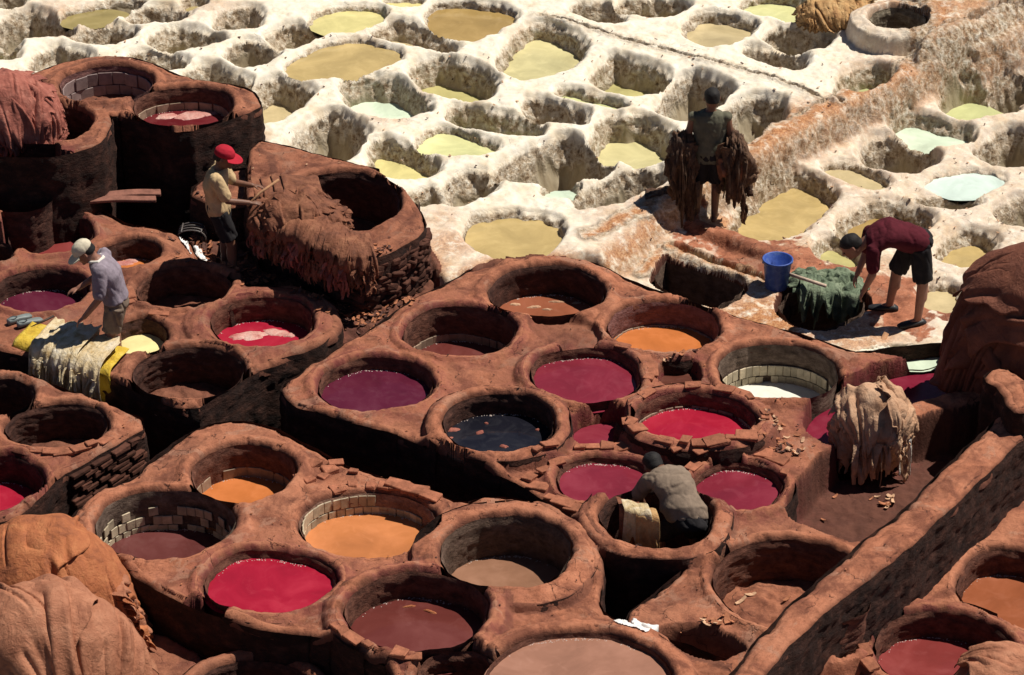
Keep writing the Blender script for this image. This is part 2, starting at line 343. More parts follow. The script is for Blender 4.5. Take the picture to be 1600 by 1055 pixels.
# lime pits: outline in pixels, liquid depth or None, liquid, terrace (0 high, 1 low)
LIME = [
 ([(0, 22), (42, 7), (73, 17), (117, 37), (100, 50), (45, 55), (8, 60), (-20, 45)], None, None, 0),
 ([(90, 23), (140, 2), (172, 4), (202, 11), (160, 28), (120, 33)], .12, 'olive_tan', 0),
 ([(107, 50), (160, 27), (223, 45), (165, 67), (120, 58)], None, None, 0),
 ([(190, 22), (225, 7), (252, 4), (306, 14), (253, 31), (215, 33)], None, None, 0),
 ([(227, 56), (265, 34), (295, 37), (353, 54), (333, 66), (288, 73), (258, 75)], .42, 'khaki', 0),
 ([(44, 98), (82, 60), (146, 80), (133, 93), (82, 108), (57, 104)], None, None, 0),
 ([(197, 85), (217, 74), (288, 87), (283, 98), (262, 106), (225, 98)], None, None, 0),
 ([(327, 37), (350, 7), (402, 2), (405, 37), (362, 43)], None, None, 0),
 ([(349, 78), (382, 57), (412, 64), (440, 78), (390, 99), (368, 93)], None, None, 0),
 ([(277, 112), (322, 92), (357, 104), (390, 120), (385, 133), (340, 132)], None, None, 0),
 ([(-30, 60), (30, 57), (25, 82), (18, 90), (-30, 84)], .35, 'pale_green', 0),
 ([(-20, -10), (40, -14), (34, 2), (0, 12)], None, None, 0),
 ([(160, -6), (230, -6), (208, 9), (175, 5)], None, None, 0),
 ([(287, 4), (297, -6), (325, -6), (308, 9)], .15, 'khaki', 0),
 ([(476, 26), (530, 3), (614, 11), (568, 43), (520, 47)], .12, 'lemon', 0),
 ([(426, 60), (414, 47), (450, 29), (507, 37), (510, 46), (480, 62), (450, 73)], .40, 'ochre', 0),
 ([(427, 102), (535, 53), (626, 74), (612, 93), (580, 108), (500, 125)], .10, 'ochre', 0),
 ([(668, 25), (682, -5), (802, 9), (798, 27), (743, 62), (695, 47), (675, 36)], .14, 'brown_ochre', 0),
 ([(574, 48), (632, 22), (718, 67), (702, 78), (620, 59)], .30, 'beige', 0),
 ([(635, 100), (675, 82), (710, 85), (775, 110), (768, 136), (758, 147), (738, 151), (665, 138), (656, 120)], .42, 'olive', 0),
 ([(533, 127), (575, 112), (632, 122), (670, 155), (660, 173), (620, 180), (575, 173), (550, 160)], .36, 'mint', 0),
 ([(400, 120), (432, 110), (490, 136), (488, 143), (450, 173), (405, 190), (390, 150)], .42, 'beige', 0),
 ([(445, 226), (508, 160), (573, 190), (560, 220), (540, 243), (500, 246), (462, 236)], None, None, 0),
 ([(648, 218), (675, 197), (698, 194), (784, 223), (758, 238), (675, 234)], .14, 'lime_green', 0),
 ([(575, 250), (584, 212), (632, 219), (686, 247), (678, 266), (640, 273), (598, 270)], .28, 'lemon', 0),
 ([(697, 170), (710, 155), (740, 162), (800, 175), (838, 182), (848, 196), (830, 209), (742, 195), (707, 185)], .34, 'pale_green', 0),
 ([(597, -6), (665, -6), (640, 7), (620, 6)], .10, 'lemon', 0),
 ([(776, 90), (803, 48), (833, 28), (880, 39), (912, 58), (907, 80), (890, 96), (865, 110), (815, 118), (788, 107)], .28, 'straw', 0),
 ([(921, 107), (942, 89), (965, 76), (990, 91), (1020, 94), (1043, 110), (1036, 131), (1017, 143), (975, 141), (935, 131)], .42, 'olive', 0),
 ([(872, 143), (875, 134), (900, 136), (978, 157), (962, 164), (920, 154)], .16, 'pale_green', 0),
 ([(890, 12), (908, -3), (958, -3), (980, 34), (930, 28)], None, None, 0),
 ([(963, 5), (973, -12), (1088, -4), (1042, 23), (995, 20)], .38, 'khaki', 0),
 ([(1070, 39), (1097, 14), (1145, 21), (1177, 27), (1172, 43), (1150, 56), (1120, 73), (1078, 56)], .20, 'beige', 0),
 ([(1021, 163), (1040, 146), (1072, 99), (1143, 125), (1136, 146), (1100, 173), (1072, 185), (1045, 176)], None, None, 0),
 ([(1128, 170), (1160, 150), (1195, 144), (1224, 150), (1222, 172), (1187, 214), (1150, 217), (1128, 207)], None, None, 0),
 ([(921, 200), (955, 171), (982, 180), (1000, 171), (1037, 196), (1072, 215), (1057, 240), (1000, 251), (960, 243), (933, 226)], .38, 'straw', 0),
 ([(818, 155), (832, 144), (910, 165), (917, 181), (900, 187), (825, 179)], None, None, 0),
 ([(757, 263), (820, 232), (880, 203), (915, 215), (962, 248), (935, 265), (870, 282), (800, 276)], None, None, 0),
 ([(848, 296), (862, 280), (905, 281), (895, 300), (862, 304)], .16, 'mint', 0),
 ([(905, 293), (975, 254), (1040, 256), (1040, 274), (985, 300), (930, 322), (895, 318)], None, None, 0),
 ([(1150, 3), (1175, -10), (1260, -6), (1255, 22), (1235, 27), (1190, 18)], .16, 'lime_green', 0),
 ([(1193, 46), (1220, 29), (1278, 46), (1306, 45), (1293, 61), (1267, 74), (1235, 72), (1200, 60)], None, None, 0),
 ([(1162, 66), (1190, 68), (1262, 82), (1256, 96), (1240, 106), (1166, 82)], None, None, 0),
 ([(1300, 142), (1322, 108), (1360, 94), (1402, 107), (1372, 138), (1340, 150)], .34, 'pale_green', 0),
 ([(1543, 140), (1553, 112), (1600, 104), (1650, 112), (1640, 150), (1570, 160)], None, None, 1),
 ([(1472, 164), (1478, 128), (1520, 119), (1550, 130), (1590, 150), (1587, 172), (1548, 175), (1500, 182)], .32, 'pale_green', 1),
 ([(1390, 186), (1410, 169), (1440, 171), (1475, 186), (1522, 192), (1510, 220), (1465, 227), (1410, 207)], .24, 'mint', 1),
 ([(1343, 242), (1352, 209), (1407, 206), (1450, 224), (1469, 243), (1425, 264), (1380, 260)], None, None, 1),
 ([(1515, 227), (1572, 192), (1640, 200), (1640, 250), (1560, 258)], None, None, 1),
 ([(1280, 253), (1330, 247), (1388, 277), (1376, 290), (1328, 282)], .14, 'beige', 1),
 ([(1443, 280), (1500, 264), (1550, 267), (1567, 276), (1527, 298), (1500, 301), (1460, 293)], .08, 'ice', 1),
 ([(1424, 307), (1465, 303), (1515, 301), (1532, 306), (1512, 322), (1475, 319)], None, None, 1),
 ([(1130, 354), (1165, 312), (1212, 272), (1260, 262), (1312, 298), (1278, 330), (1237, 366), (1165, 370)], .24, 'ochre', 1),
 ([(1303, 353), (1340, 320), (1375, 308), (1425, 315), (1460, 335), (1442, 357), (1400, 372), (1330, 367)], .24, 'brown_ochre', 1),
 ([(1276, 392), (1285, 367), (1310, 362), (1347, 385), (1345, 413), (1300, 404)], .22, 'olive', 1),
 ([(1462, 386), (1483, 360), (1525, 352), (1560, 372), (1520, 417), (1475, 404)], .24, 'ochre', 1),
 ([(1436, 442), (1490, 438), (1500, 480), (1455, 480)], .14, 'beige', 1),
 ([(730, 352), (745, 334), (790, 326), (840, 328), (878, 345), (868, 371), (832, 402), (780, 398), (738, 377)], .14, 'ochre', 0),
 ([(690, 300), (710, 262), (762, 258), (780, 283), (735, 312), (706, 317)], None, None, 0),
 ([(634, 303), (655, 293), (684, 288), (690, 312), (660, 318)], None, None, 0),
 ([(1010, 440), (1032, 402), (1045, 402), (1168, 442), (1168, 452), (1128, 480), (1110, 480), (1060, 466)], None, None, 1),
 ([(1045, 388), (1060, 382), (1196, 426), (1196, 440), (1150, 428)], .10, 'ochre', 1),
 ([(1200, 480), (1235, 446), (1300, 446), (1352, 452), (1360, 475), (1325, 505), (1260, 520)], None, None, 1),
 ([(1552, 318), (1610, 300), (1660, 310), (1650, 350), (1580, 352)], None, None, 1),
]
# ---------------------------------------------------------------- the ground form: one height field, cut into things afterwards
ZH, ZL = 0.0, -.30
DX = .018; GX = np.arange(-7.7, 7.7, DX, dtype=np.float32); GY = np.arange(-6.9, 10.4, DX, dtype=np.float32)
NX, NY = len(GX), len(GY)
X, Y = np.meshgrid(GX, GY)
n1 = fb2(X, Y, 1.3, 2, 1); n3 = fb2(X, Y, 4.2, 3, 5); n9 = pn2(X * 11, Y * 11, 9); n20 = pn2(X * 24, Y * 24, 12)
m1 = fb2(X, Y, 1.6, 2, 21); m3 = fb2(X, Y, 4.7, 3, 25); m9 = pn2(X * 12, Y * 12, 29)
WX = X + .022 * n1 + .013 * n3; WY = Y + .022 * m1 + .013 * m3      # hand-made, uneven edges
LX = X + .035 * n1 + .026 * n3 + .004 * n9; LY = Y + .035 * m1 + .026 * m3 + .004 * m9      # rougher for the lime terraces
def unwarp(P, lime=False):
    P = np.asarray(P, float); out = P.copy()
    AX, AY = (LX, LY) if lime else (WX, WY)
    for _ in range(3):
        i = np.clip(np.round((out[:, 0] - GX[0]) / DX).astype(int), 0, NX - 1); j = np.clip(np.round((out[:, 1] - GY[0]) / DX).astype(int), 0, NY - 1)
        out[:, 0] = P[:, 0] - (AX[j, i] - X[j, i]); out[:, 1] = P[:, 1] - (AY[j, i] - Y[j, i])
    return out
Z = (-1.22 + .05 * n1 + .04 * n3 + .012 * n9).astype(np.float32)
ID = np.zeros(Z.shape, np.int32)
A_white = np.zeros_like(Z); A_rust = np.zeros_like(Z); A_crust = np.zeros_like(Z); A_slime = np.zeros_like(Z); A_dark = np.full_like(Z, .9); A_red = np.zeros_like(Z)
IDN = {0: 'ground'}; ids = {}
def reg(name):
    ids[name] = len(IDN); IDN[ids[name]] = name; return ids[name]
def win(P, m=.3):
    P = np.asarray(P); x0, y0 = P[:, 0].min() - m, P[:, 1].min() - m; x1, y1 = P[:, 0].max() + m, P[:, 1].max() + m
    a = max(0, int((x0 - GX[0]) / DX)); b = min(NX, int((x1 - GX[0]) / DX) + 2); c = max(0, int((y0 - GY[0]) / DX)); d = min(NY, int((y1 - GY[0]) / DX) + 2)
    return (slice(c, max(c, d)), slice(a, max(a, b)))
def poly_w(pts, z): return np.array([px(x, y, z)[:2] for x, y in pts])

# lime terraces
low = poly_w([(-170, 165), (60, 165), (395, 212), (430, 300), (560, 350), (650, 412), (690, 448), (745, 425), (840, 410), (900, 412), (1000, 470), (1200, 530), (1340, 572), (1420, 560), (1760, 570), (2000, 560), (2000, -400), (-170, -400)], ZL)
high = poly_w([(-400, 165), (60, 165), (395, 212), (430, 300), (560, 350), (650, 412), (690, 448), (745, 425), (800, 410), (890, 408), (945, 398), (1050, 322), (1190, 243), (1310, 177), (1450, 112), (1600, 58), (1900, -60), (1900, -400), (-400, -400)], ZH)
for nm, P, zt, w in (('low', low, ZL, .10), ('high', high, ZH, .34)):
    d = sdf_poly(P, LX, LY); m = sstep(w * .5, -w * .5, d)
    zt2 = zt + .03 * n1 + .018 * n3
    Z[:] = np.where(zt2 > Z, Z + (zt2 - Z) * m, Z)
    k = reg('terrace_' + nm); ID[d < 0] = k
    A_white[d < .03] = 1; A_dark[d < .03] = 0
    A_rust[:] = np.where(d < .05, .12 if nm == 'high' else .38, A_rust)
    if nm == 'high': A_rust[:] = np.maximum(A_rust, np.exp(-((d - .02) / .22) ** 2) * 1.0); A_crust[:] = np.where(A_white > 0, np.exp(-((d - .06) / .06) ** 2) * .5, 0)
# the raised bank behind, round the well
bank = poly_w([(1440, 90), (1500, 72), (1640, 0), (1900, -80), (1900, -260), (1430, -160), (1425, -20)], .15)
d = sdf_poly(bank, LX, LY); m = sstep(.18, -.16, d); zt2 = .36 + .05 * n1 + .03 * n3
Z[:] = np.where(zt2 > Z, Z + (zt2 - Z) * m, Z); A_crust[:] = np.maximum(A_crust, np.exp(-(d / .2) ** 2)); A_rust[:] = np.maximum(A_rust, sstep(.2, -.2, d) * .9)
# gutters between the lime terraces
def gutter(pts, z, w, dep):
    P = [px(x, y, z)[:2] for x, y in pts]
    for a, b in zip(P[:-1], P[1:]):
        s = win([a, b], .5); x = LX[s]; y = LY[s]; ex, ey = b[0] - a[0], b[1] - a[1]
        t = np.clip(((x - a[0]) * ex + (y - a[1]) * ey) / (ex * ex + ey * ey), 0, 1); dd = np.hypot(x - a[0] - t * ex, y - a[1] - t * ey)
        g = np.exp(-(dd / w) ** 2); Z[s] = np.minimum(Z[s], z + .05 - dep * g - .05 * (1 - g) * 0 + (1 - g) * 2)
        A_crust[s] = np.maximum(A_crust[s], g * .8)
def ridge(pts, z, w, hgt, rust=1.0):
    P = [px(x, y, z)[:2] for x, y in pts]; dmin = np.full(Z.shape, 9.0, np.float32)
    for a, b in zip(P[:-1], P[1:]):
        s = win([a, b], .9); x = LX[s]; y = LY[s]; ex, ey = b[0] - a[0], b[1] - a[1]
        t = np.clip(((x - a[0]) * ex + (y - a[1]) * ey) / (ex * ex + ey * ey), 0, 1); dmin[s] = np.minimum(dmin[s], np.hypot(x - a[0] - t * ex, y - a[1] - t * ey))
    g = np.exp(-(dmin / w) ** 4); top = z + hgt + .03 * n3
    Z[:] = np.where(top > Z, Z + (top - Z) * g, Z); A_rust[:] = np.maximum(A_rust, rust * np.exp(-(dmin / (w * 1.5)) ** 2)); A_crust[:] = np.maximum(A_crust, .7 * np.exp(-((dmin - w) / (.35 * w)) ** 2))
ridge([(1052, 312), (1190, 232), (1310, 166), (1450, 100), (1600, 44), (1760, -20)], ZH, .20, .10)
ridge([(922, 404), (975, 378), (1048, 345)], ZL, .11, .14)
ridge([(1000, 425), (1030, 398), (1052, 388)], ZL, .09, .04)
ridge([(1050, 392), (1110, 412), (1180, 438)], ZL, .075, .05)
ridge([(1048, 345), (1120, 372), (1200, 400)], ZL, .11, .12, .8)
gutter([(845, 22), (905, 36), (1000, 66), (1090, 88), (1180, 112), (1250, 135), (1312, 168)], ZH, .09, .2)
gutter([(1700, 30), (1600, 62), (1450, 117), (1312, 183), (1190, 250), (1105, 298)], ZL, .07, .1)

brown_mask = np.zeros_like(Z)
for nm, zt, pts, w in BLOCKS:
    P = chaikin(poly_w(pts, zt), 1); s = win(P, .3)
    d = sdf_poly(P, WX[s], WY[s]); m = sstep(w * .5, -w * .5, d)
    zt2 = zt + .016 * n1[s] + .010 * n3[s]
    if nm == 'debris_floor': zt2 = zt2 + .05 * n3[s] + .03 * n9[s]
    Z[s] = np.where(zt2 > Z[s], Z[s] + (zt2 - Z[s]) * m, Z[s])
    k = reg(nm); q = (d < .03) & (zt2 > Z[s] - .4); v = ID[s]; v[q] = k; ID[s] = v
    A_white[s] = np.where(d < .04, 0, A_white[s]); A_crust[s] = np.where(d < .04, 0, A_crust[s])
    A_rust[s] = np.maximum(A_rust[s], np.exp(-np.maximum(d, 0) / .25))
    A_dark[s] = np.where(d < -.035, {'block_c': .30, 'block_d': .18, 'block_e': .22, 'block_f': .35, 'f_shoulder': .35, 'debris_floor': .8, 'block_h': .05, 'front_ledge': .4}.get(nm, .14), np.where(d < .05, .75, A_dark[s]))
    # layers of plaster flaked away
    fl = fb2(X[s] + .15 * n3[s], Y[s], .95, 4, 40); f2 = fb2(X[s], Y[s] + .1 * n3[s], 2.4, 3, 44); st = sstep(.24, .26, fl) * .016 + sstep(.48, .50, fl) * .014 + sstep(.42, .44, f2) * .010
    Z[s] -= np.where(d < -.02, st, 0)
    A_dark[s] += np.where(d < -.02, sstep(.24, .27, fl) * .22 + sstep(.42, .45, f2) * .12, 0)

# vats: rims first
class V: pass
VD = {}
for (key, cx, cy, hw, asp, zr, rw, ld, fd, liq, lin, tiles) in VATS:
    v = V(); v.key = key; c = px(cx, cy, zr); v.c = c; v.rx = hw / ppm(cy, zr); v.ry = v.rx * asp; v.zr = zr; v.rw = rw; v.ld = ld; v.fd = fd; v.liq = liq; v.lin = lin; v.tiles = tiles
    sd = sum(ord(ch) * (i + 3) for i, ch in enumerate(key)); r_ = np.random.default_rng(sd)
    v.amp = [r_.uniform(-1, 1) * .020 for _ in range(4)]; v.ph = [r_.uniform(0, 6.28) for _ in range(4)]
    VD[key] = v
def vshape(v, phi):
    return 1 + sum(a * np.sin((i + 2) * phi + p) for i, (a, p) in enumerate(zip(v.amp, v.ph)))
def vdist(v, s, XX, YY):
    dx = (XX[s] - v.c[0]) / v.rx; dy = (YY[s] - v.c[1]) / v.ry
    return (np.hypot(dx, dy) / vshape(v, np.arctan2(dy, dx)) - 1) * .5 * (v.rx + v.ry)
def vwin(v, m): return win([(v.c[0] - v.rx, v.c[1] - v.ry), (v.c[0] + v.rx, v.c[1] + v.ry)], m)
ROUGH = {'A8', 'B2', 'B6', 'H2', 'C4', 'D2'}
for v in VD.values():
    s = vwin(v, v.rw + .35); e = vdist(v, s, WX, WY); v.id = reg('vat_' + v.key)
    lip = v.zr + .010 * n3[s] + .006 * n9[s] - .02 * sstep(.05, 0, e) - .03 * sstep(v.rw * .55, v.rw, e) + (.012 * n9[s] if v.key in ROUGH else 0) + .013 * sstep(.088, .078, e + .045 * n3[s] + .03 * n1[s])
    w_out = .05
    m = sstep(v.rw + w_out, v.rw, e)
    if v.key not in ('well', 'K3', 'R', 'C9', 'G1', 'H1', 'H2'): m = m * sstep(v.zr - .6, v.zr - .4, Z[s])
    Z[s] = np.where(lip > Z[s], Z[s] + (lip - Z[s]) * m, Z[s])
    q = e < v.rw + (.05 if v.zr > .08 or v.key in ('well', 'K3') else .0)
    a = ID[s]; a[q] = v.id; ID[s] = a
    if v.key == 'well': A_white[s] = np.where(e < .22, .95, A_white[s]); A_rust[s] = np.where(e < .25, np.where(X[s] < v.c[0] + .1, .35, 1.0), A_rust[s])
    elif v.key != 'K3':
        A_white[s] = np.where(e < v.rw + .05, 0, A_white[s]); A_crust[s] = np.where(e < v.rw + .05, 0, A_crust[s])
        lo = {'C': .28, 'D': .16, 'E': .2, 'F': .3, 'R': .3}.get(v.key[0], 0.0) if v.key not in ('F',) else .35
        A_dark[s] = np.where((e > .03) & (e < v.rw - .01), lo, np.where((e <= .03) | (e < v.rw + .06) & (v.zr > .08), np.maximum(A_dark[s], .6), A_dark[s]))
    if v.liq in ('crimson', 'maroon', 'claret', 'plum', 'brick_red', 'red_brown'):
        A_red[s] = np.maximum(A_red[s], np.exp(-np.abs(e) / .16) * .85)
# lime pits
PITS = []
Zt = Z.copy(); cut = np.zeros_like(Z)
for i, (pts, ld, liq, lo) in enumerate(LIME):
    zt = ZL if lo else ZH
    P = chaikin(poly_w(pts, zt), 2); s = win(P, .35); d = sdf_poly(P, LX[s], LY[s])
    rr = min(P[:, 0].max() - P[:, 0].min(), P[:, 1].max() - P[:, 1].min())
    dep = (min(.80, max(.3, rr * .95)) if ld is None else ld + .30)
    if i in (60, 61, 62): dep, r0, ww = (.60 if i == 61 else .95), .03, .10
    else: r0, ww = .13, .27 + .07 * (dep > .5)
    t = np.clip((r0 - d) / ww, 0, 1); pr = t * t * (3 - 2 * t)
    cut[s] = np.maximum(cut[s], dep * pr)
    k = reg('pit_%d' % i); q = (d < .03) & (A_white[s] > .5); a = ID[s]; a[q] = k; ID[s] = a
    A_crust[s] = np.maximum(A_crust[s] * (t < .45), sstep(.18, .30, t) * sstep(.62, .46, t + .16 * n3[s]))
    A_slime[s] = np.maximum(A_slime[s], sstep(.42, .58, t + .16 * n3[s]))
    PITS.append((i, P, zt, ld, liq, k, dep))
Z -= cut * (A_white > .5)
for i, P, zt, ld, liq, k, dep in PITS:
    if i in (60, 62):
        s = win(P, .2); d = sdf_poly(P, LX[s], LY[s]); A_white[s] = np.where(d < .025, 0, A_white[s]); A_dark[s] = np.where(d < .025, 1.0, A_dark[s]); A_crust[s] = np.where(d < .025, 0, A_crust[s])  # pit walls darkened: shade put into the colour, along with moss
# pools in the brown blocks
POOLD = []
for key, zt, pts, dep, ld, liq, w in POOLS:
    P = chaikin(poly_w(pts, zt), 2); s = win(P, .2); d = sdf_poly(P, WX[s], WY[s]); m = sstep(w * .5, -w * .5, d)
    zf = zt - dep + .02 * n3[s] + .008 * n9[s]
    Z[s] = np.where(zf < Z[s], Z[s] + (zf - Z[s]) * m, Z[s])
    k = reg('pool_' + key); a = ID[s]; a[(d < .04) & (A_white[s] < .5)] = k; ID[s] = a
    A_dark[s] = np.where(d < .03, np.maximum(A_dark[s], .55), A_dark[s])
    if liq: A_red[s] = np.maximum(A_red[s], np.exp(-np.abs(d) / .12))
    if key in ('g3', 'j'): A_dark[s] = np.where(d < .02, 1.0, A_dark[s])  # dark earth floor; shade on the bay walls is put into the colour too
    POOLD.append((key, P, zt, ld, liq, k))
# sink the vats
for v in VD.values():
    s = vwin(v, .2); e = vdist(v, s, WX, WY); m = sstep(.022, -.028, e)
    zf = v.zr - v.fd + .03 * n3[s] + .012 * n9[s]
    Z[s] = np.where(zf < Z[s], Z[s] + (zf - Z[s]) * m, Z[s])
    a = ID[s]; a[e < .02] = v.id; ID[s] = a
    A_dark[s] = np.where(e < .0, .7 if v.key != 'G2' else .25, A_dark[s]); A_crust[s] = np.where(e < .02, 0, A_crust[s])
    if v.key not in ('well', 'K3'): A_white[s] = np.where(e < .02, 0, A_white[s])
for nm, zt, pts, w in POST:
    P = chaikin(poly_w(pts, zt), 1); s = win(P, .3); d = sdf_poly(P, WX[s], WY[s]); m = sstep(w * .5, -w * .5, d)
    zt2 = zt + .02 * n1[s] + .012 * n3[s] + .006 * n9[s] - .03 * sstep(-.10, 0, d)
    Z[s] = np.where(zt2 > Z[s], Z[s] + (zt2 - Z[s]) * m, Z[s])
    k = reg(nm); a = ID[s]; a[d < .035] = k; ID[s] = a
    A_dark[s] = np.where(d < -.03, .02, np.where(d < .05, 1.0 if nm == 'cross_wall' else .6, A_dark[s])); A_white[s] = np.where(d < .05, 0, A_white[s]); A_red[s] = np.where(d < .05, 0, A_red[s])  # cross wall sides coloured near black to carry the bay's shade
# stains with a place of their own
for x, y, r, a in [(1150, 330, .7, 1), (1220, 400, 1.0, 1.0), (1060, 390, .7, .9), (1200, 480, 1.0, 1.1), (1330, 420, .8, 1.0), (1330, 500, .9, .9), (700, 400, .5, .8), (690, 360, .35, .6), (1250, 200, .5, 1.0), (1280, 190, .4, 1.1), (1020, 330, .5, .7), (950, 350, .5, .5), (1380, 130, .6, .8), (1420, 60, .8, .9), (610, 195, .35, .7), (680, 150, .3, .5), (1560, 130, .7, .7), (1340, 260, .8, .6), (1480, 240, .6, .3), (1500, 330, .6, .3), (1240, 310, .6, .7), (90, 40, .7, .6), (330, 20, .6, .5), (560, 60, .7, .25), (820, 60, .4, .4), (1190, 300, .5, .9)]:
    c = px(x, y, -.15); s = win([c], r * 2.2); A_rust[s] = np.maximum(A_rust[s], a * np.exp(-((X[s] - c[0]) ** 2 + (Y[s] - c[1]) ** 2) / (r * r)))
Pb = poly_w([(1078, 345), (1150, 378), (1240, 378), (1290, 410), (1345, 420), (1440, 440), (1490, 500), (1450, 525), (1330, 480), (1200, 430), (1060, 378)], ZL); s = win(Pb, .5); d = sdf_poly(Pb, LX[s], LY[s])
A_white[s] = np.where((ID[s] < len(IDN)) & (A_white[s] > .5), np.maximum(.40, 1 - .6 * sstep(.25, -.10, d + .2 * n3[s])), A_white[s])
# fine relief, then push walls about sideways so that they are not sheer
gy, gx = np.gradient(Z, DX); damp = 1 / (1 + 2.5 * (gx * gx + gy * gy))
Z += damp * (.0050 * n9 + .0036 * n20) + np.where(A_white > .5, damp * (.003 * n9 + .002 * n20) + A_crust * (.012 * n9 + .008 * n20), 0)
gy, gx = np.gradient(Z, DX); L = np.sqrt(gx * gx + gy * gy + 1)
rough = fb3(X, Y, Z * 1.2, 5.5, 3, 3)
amp = np.where(A_white > .5, .008 + .040 * A_crust, .003) * np.clip(L - 1.1, 0, 1)
XD = X - gx / L * rough * amp; YD = Y - gy / L * rough * amp; ZD = Z + rough * amp * .4
# faces
idx = np.arange(NX * NY, dtype=np.int32).reshape(NY, NX)
F = np.stack([idx[:-1, :-1], idx[:-1, 1:], idx[1:, 1:], idx[1:, :-1]], -1).reshape(-1, 4)
fx = X[:-1, :-1].ravel(); fy = Y[:-1, :-1].ravel()
half = 4.95 + (fy + 6.9) * .178
keep = np.abs(fx) < half
FID = ID[:-1, :-1].ravel()
VV = np.stack([XD.ravel(), YD.ravel(), ZD.ravel()], 1)
ATT = {'white': A_white.ravel(), 'rust': np.clip(A_rust, 0, 1).ravel(), 'crust': np.clip(A_crust, 0, 1).ravel(), 'slime': np.clip(A_slime, 0, 1).ravel(), 'dark': np.clip(A_dark, 0, 1).ravel(), 'red': np.clip(A_red, 0, 1).ravel()}
order = np.argsort(np.where(keep, FID, -1), kind='stable'); sf = np.where(keep, FID, -1)[order]
def piece(name, ident, loc=(0, 0, 0)):
    a, b = np.searchsorted(sf, [ident, ident + 1]); f = F[order[a:b]]
    if not len(f): return None
    u, inv = np.unique(f, return_inverse=True)
    me = np_mesh(name, VV[u] - np.array(loc, np.float32), inv.reshape(-1, 4), {k: q[u] for k, q in ATT.items()})
    me.materials.append(M_EARTH); return me
def zat(x, y):
    i = int(np.clip(round((x - GX[0]) / DX), 0, NX - 1)); j = int(np.clip(round((y - GY[0]) / DX), 0, NY - 1)); return float(ZD[j, i])

# setting
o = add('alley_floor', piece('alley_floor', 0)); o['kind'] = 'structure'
me = bpy.data.meshes.new('ground'); me.from_pydata([(-400, -400, -1.6), (400, -400, -1.6), (400, 400, -1.6), (-400, 400, -1.6)], [], [(0, 1, 2, 3)])
gm = simple_material('far_ground', (.20, .15, .10), .95, .3, .6); o = add('ground', me, gm); o['kind'] = 'structure'
for nm in ('low', 'high'):
    o = add('lime_terrace', piece('lime_terrace', ids['terrace_' + nm])); o['kind'] = 'structure'
BL = {}
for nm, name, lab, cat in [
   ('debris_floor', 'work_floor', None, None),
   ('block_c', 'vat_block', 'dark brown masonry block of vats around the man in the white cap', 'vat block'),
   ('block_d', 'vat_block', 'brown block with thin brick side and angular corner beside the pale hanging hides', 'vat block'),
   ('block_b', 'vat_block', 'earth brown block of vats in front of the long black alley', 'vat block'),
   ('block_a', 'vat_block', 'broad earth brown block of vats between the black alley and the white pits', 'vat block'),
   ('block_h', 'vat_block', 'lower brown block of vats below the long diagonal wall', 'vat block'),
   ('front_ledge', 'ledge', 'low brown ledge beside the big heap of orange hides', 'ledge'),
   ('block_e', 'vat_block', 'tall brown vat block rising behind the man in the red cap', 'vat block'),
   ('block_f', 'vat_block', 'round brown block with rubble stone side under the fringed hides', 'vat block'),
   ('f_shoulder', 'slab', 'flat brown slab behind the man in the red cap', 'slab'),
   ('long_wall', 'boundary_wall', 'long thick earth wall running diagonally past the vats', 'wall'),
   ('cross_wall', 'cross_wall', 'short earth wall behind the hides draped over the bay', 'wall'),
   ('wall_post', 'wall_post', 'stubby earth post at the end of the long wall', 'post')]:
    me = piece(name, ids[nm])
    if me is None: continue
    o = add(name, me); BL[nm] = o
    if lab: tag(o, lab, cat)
    else: o['kind'] = 'structure'

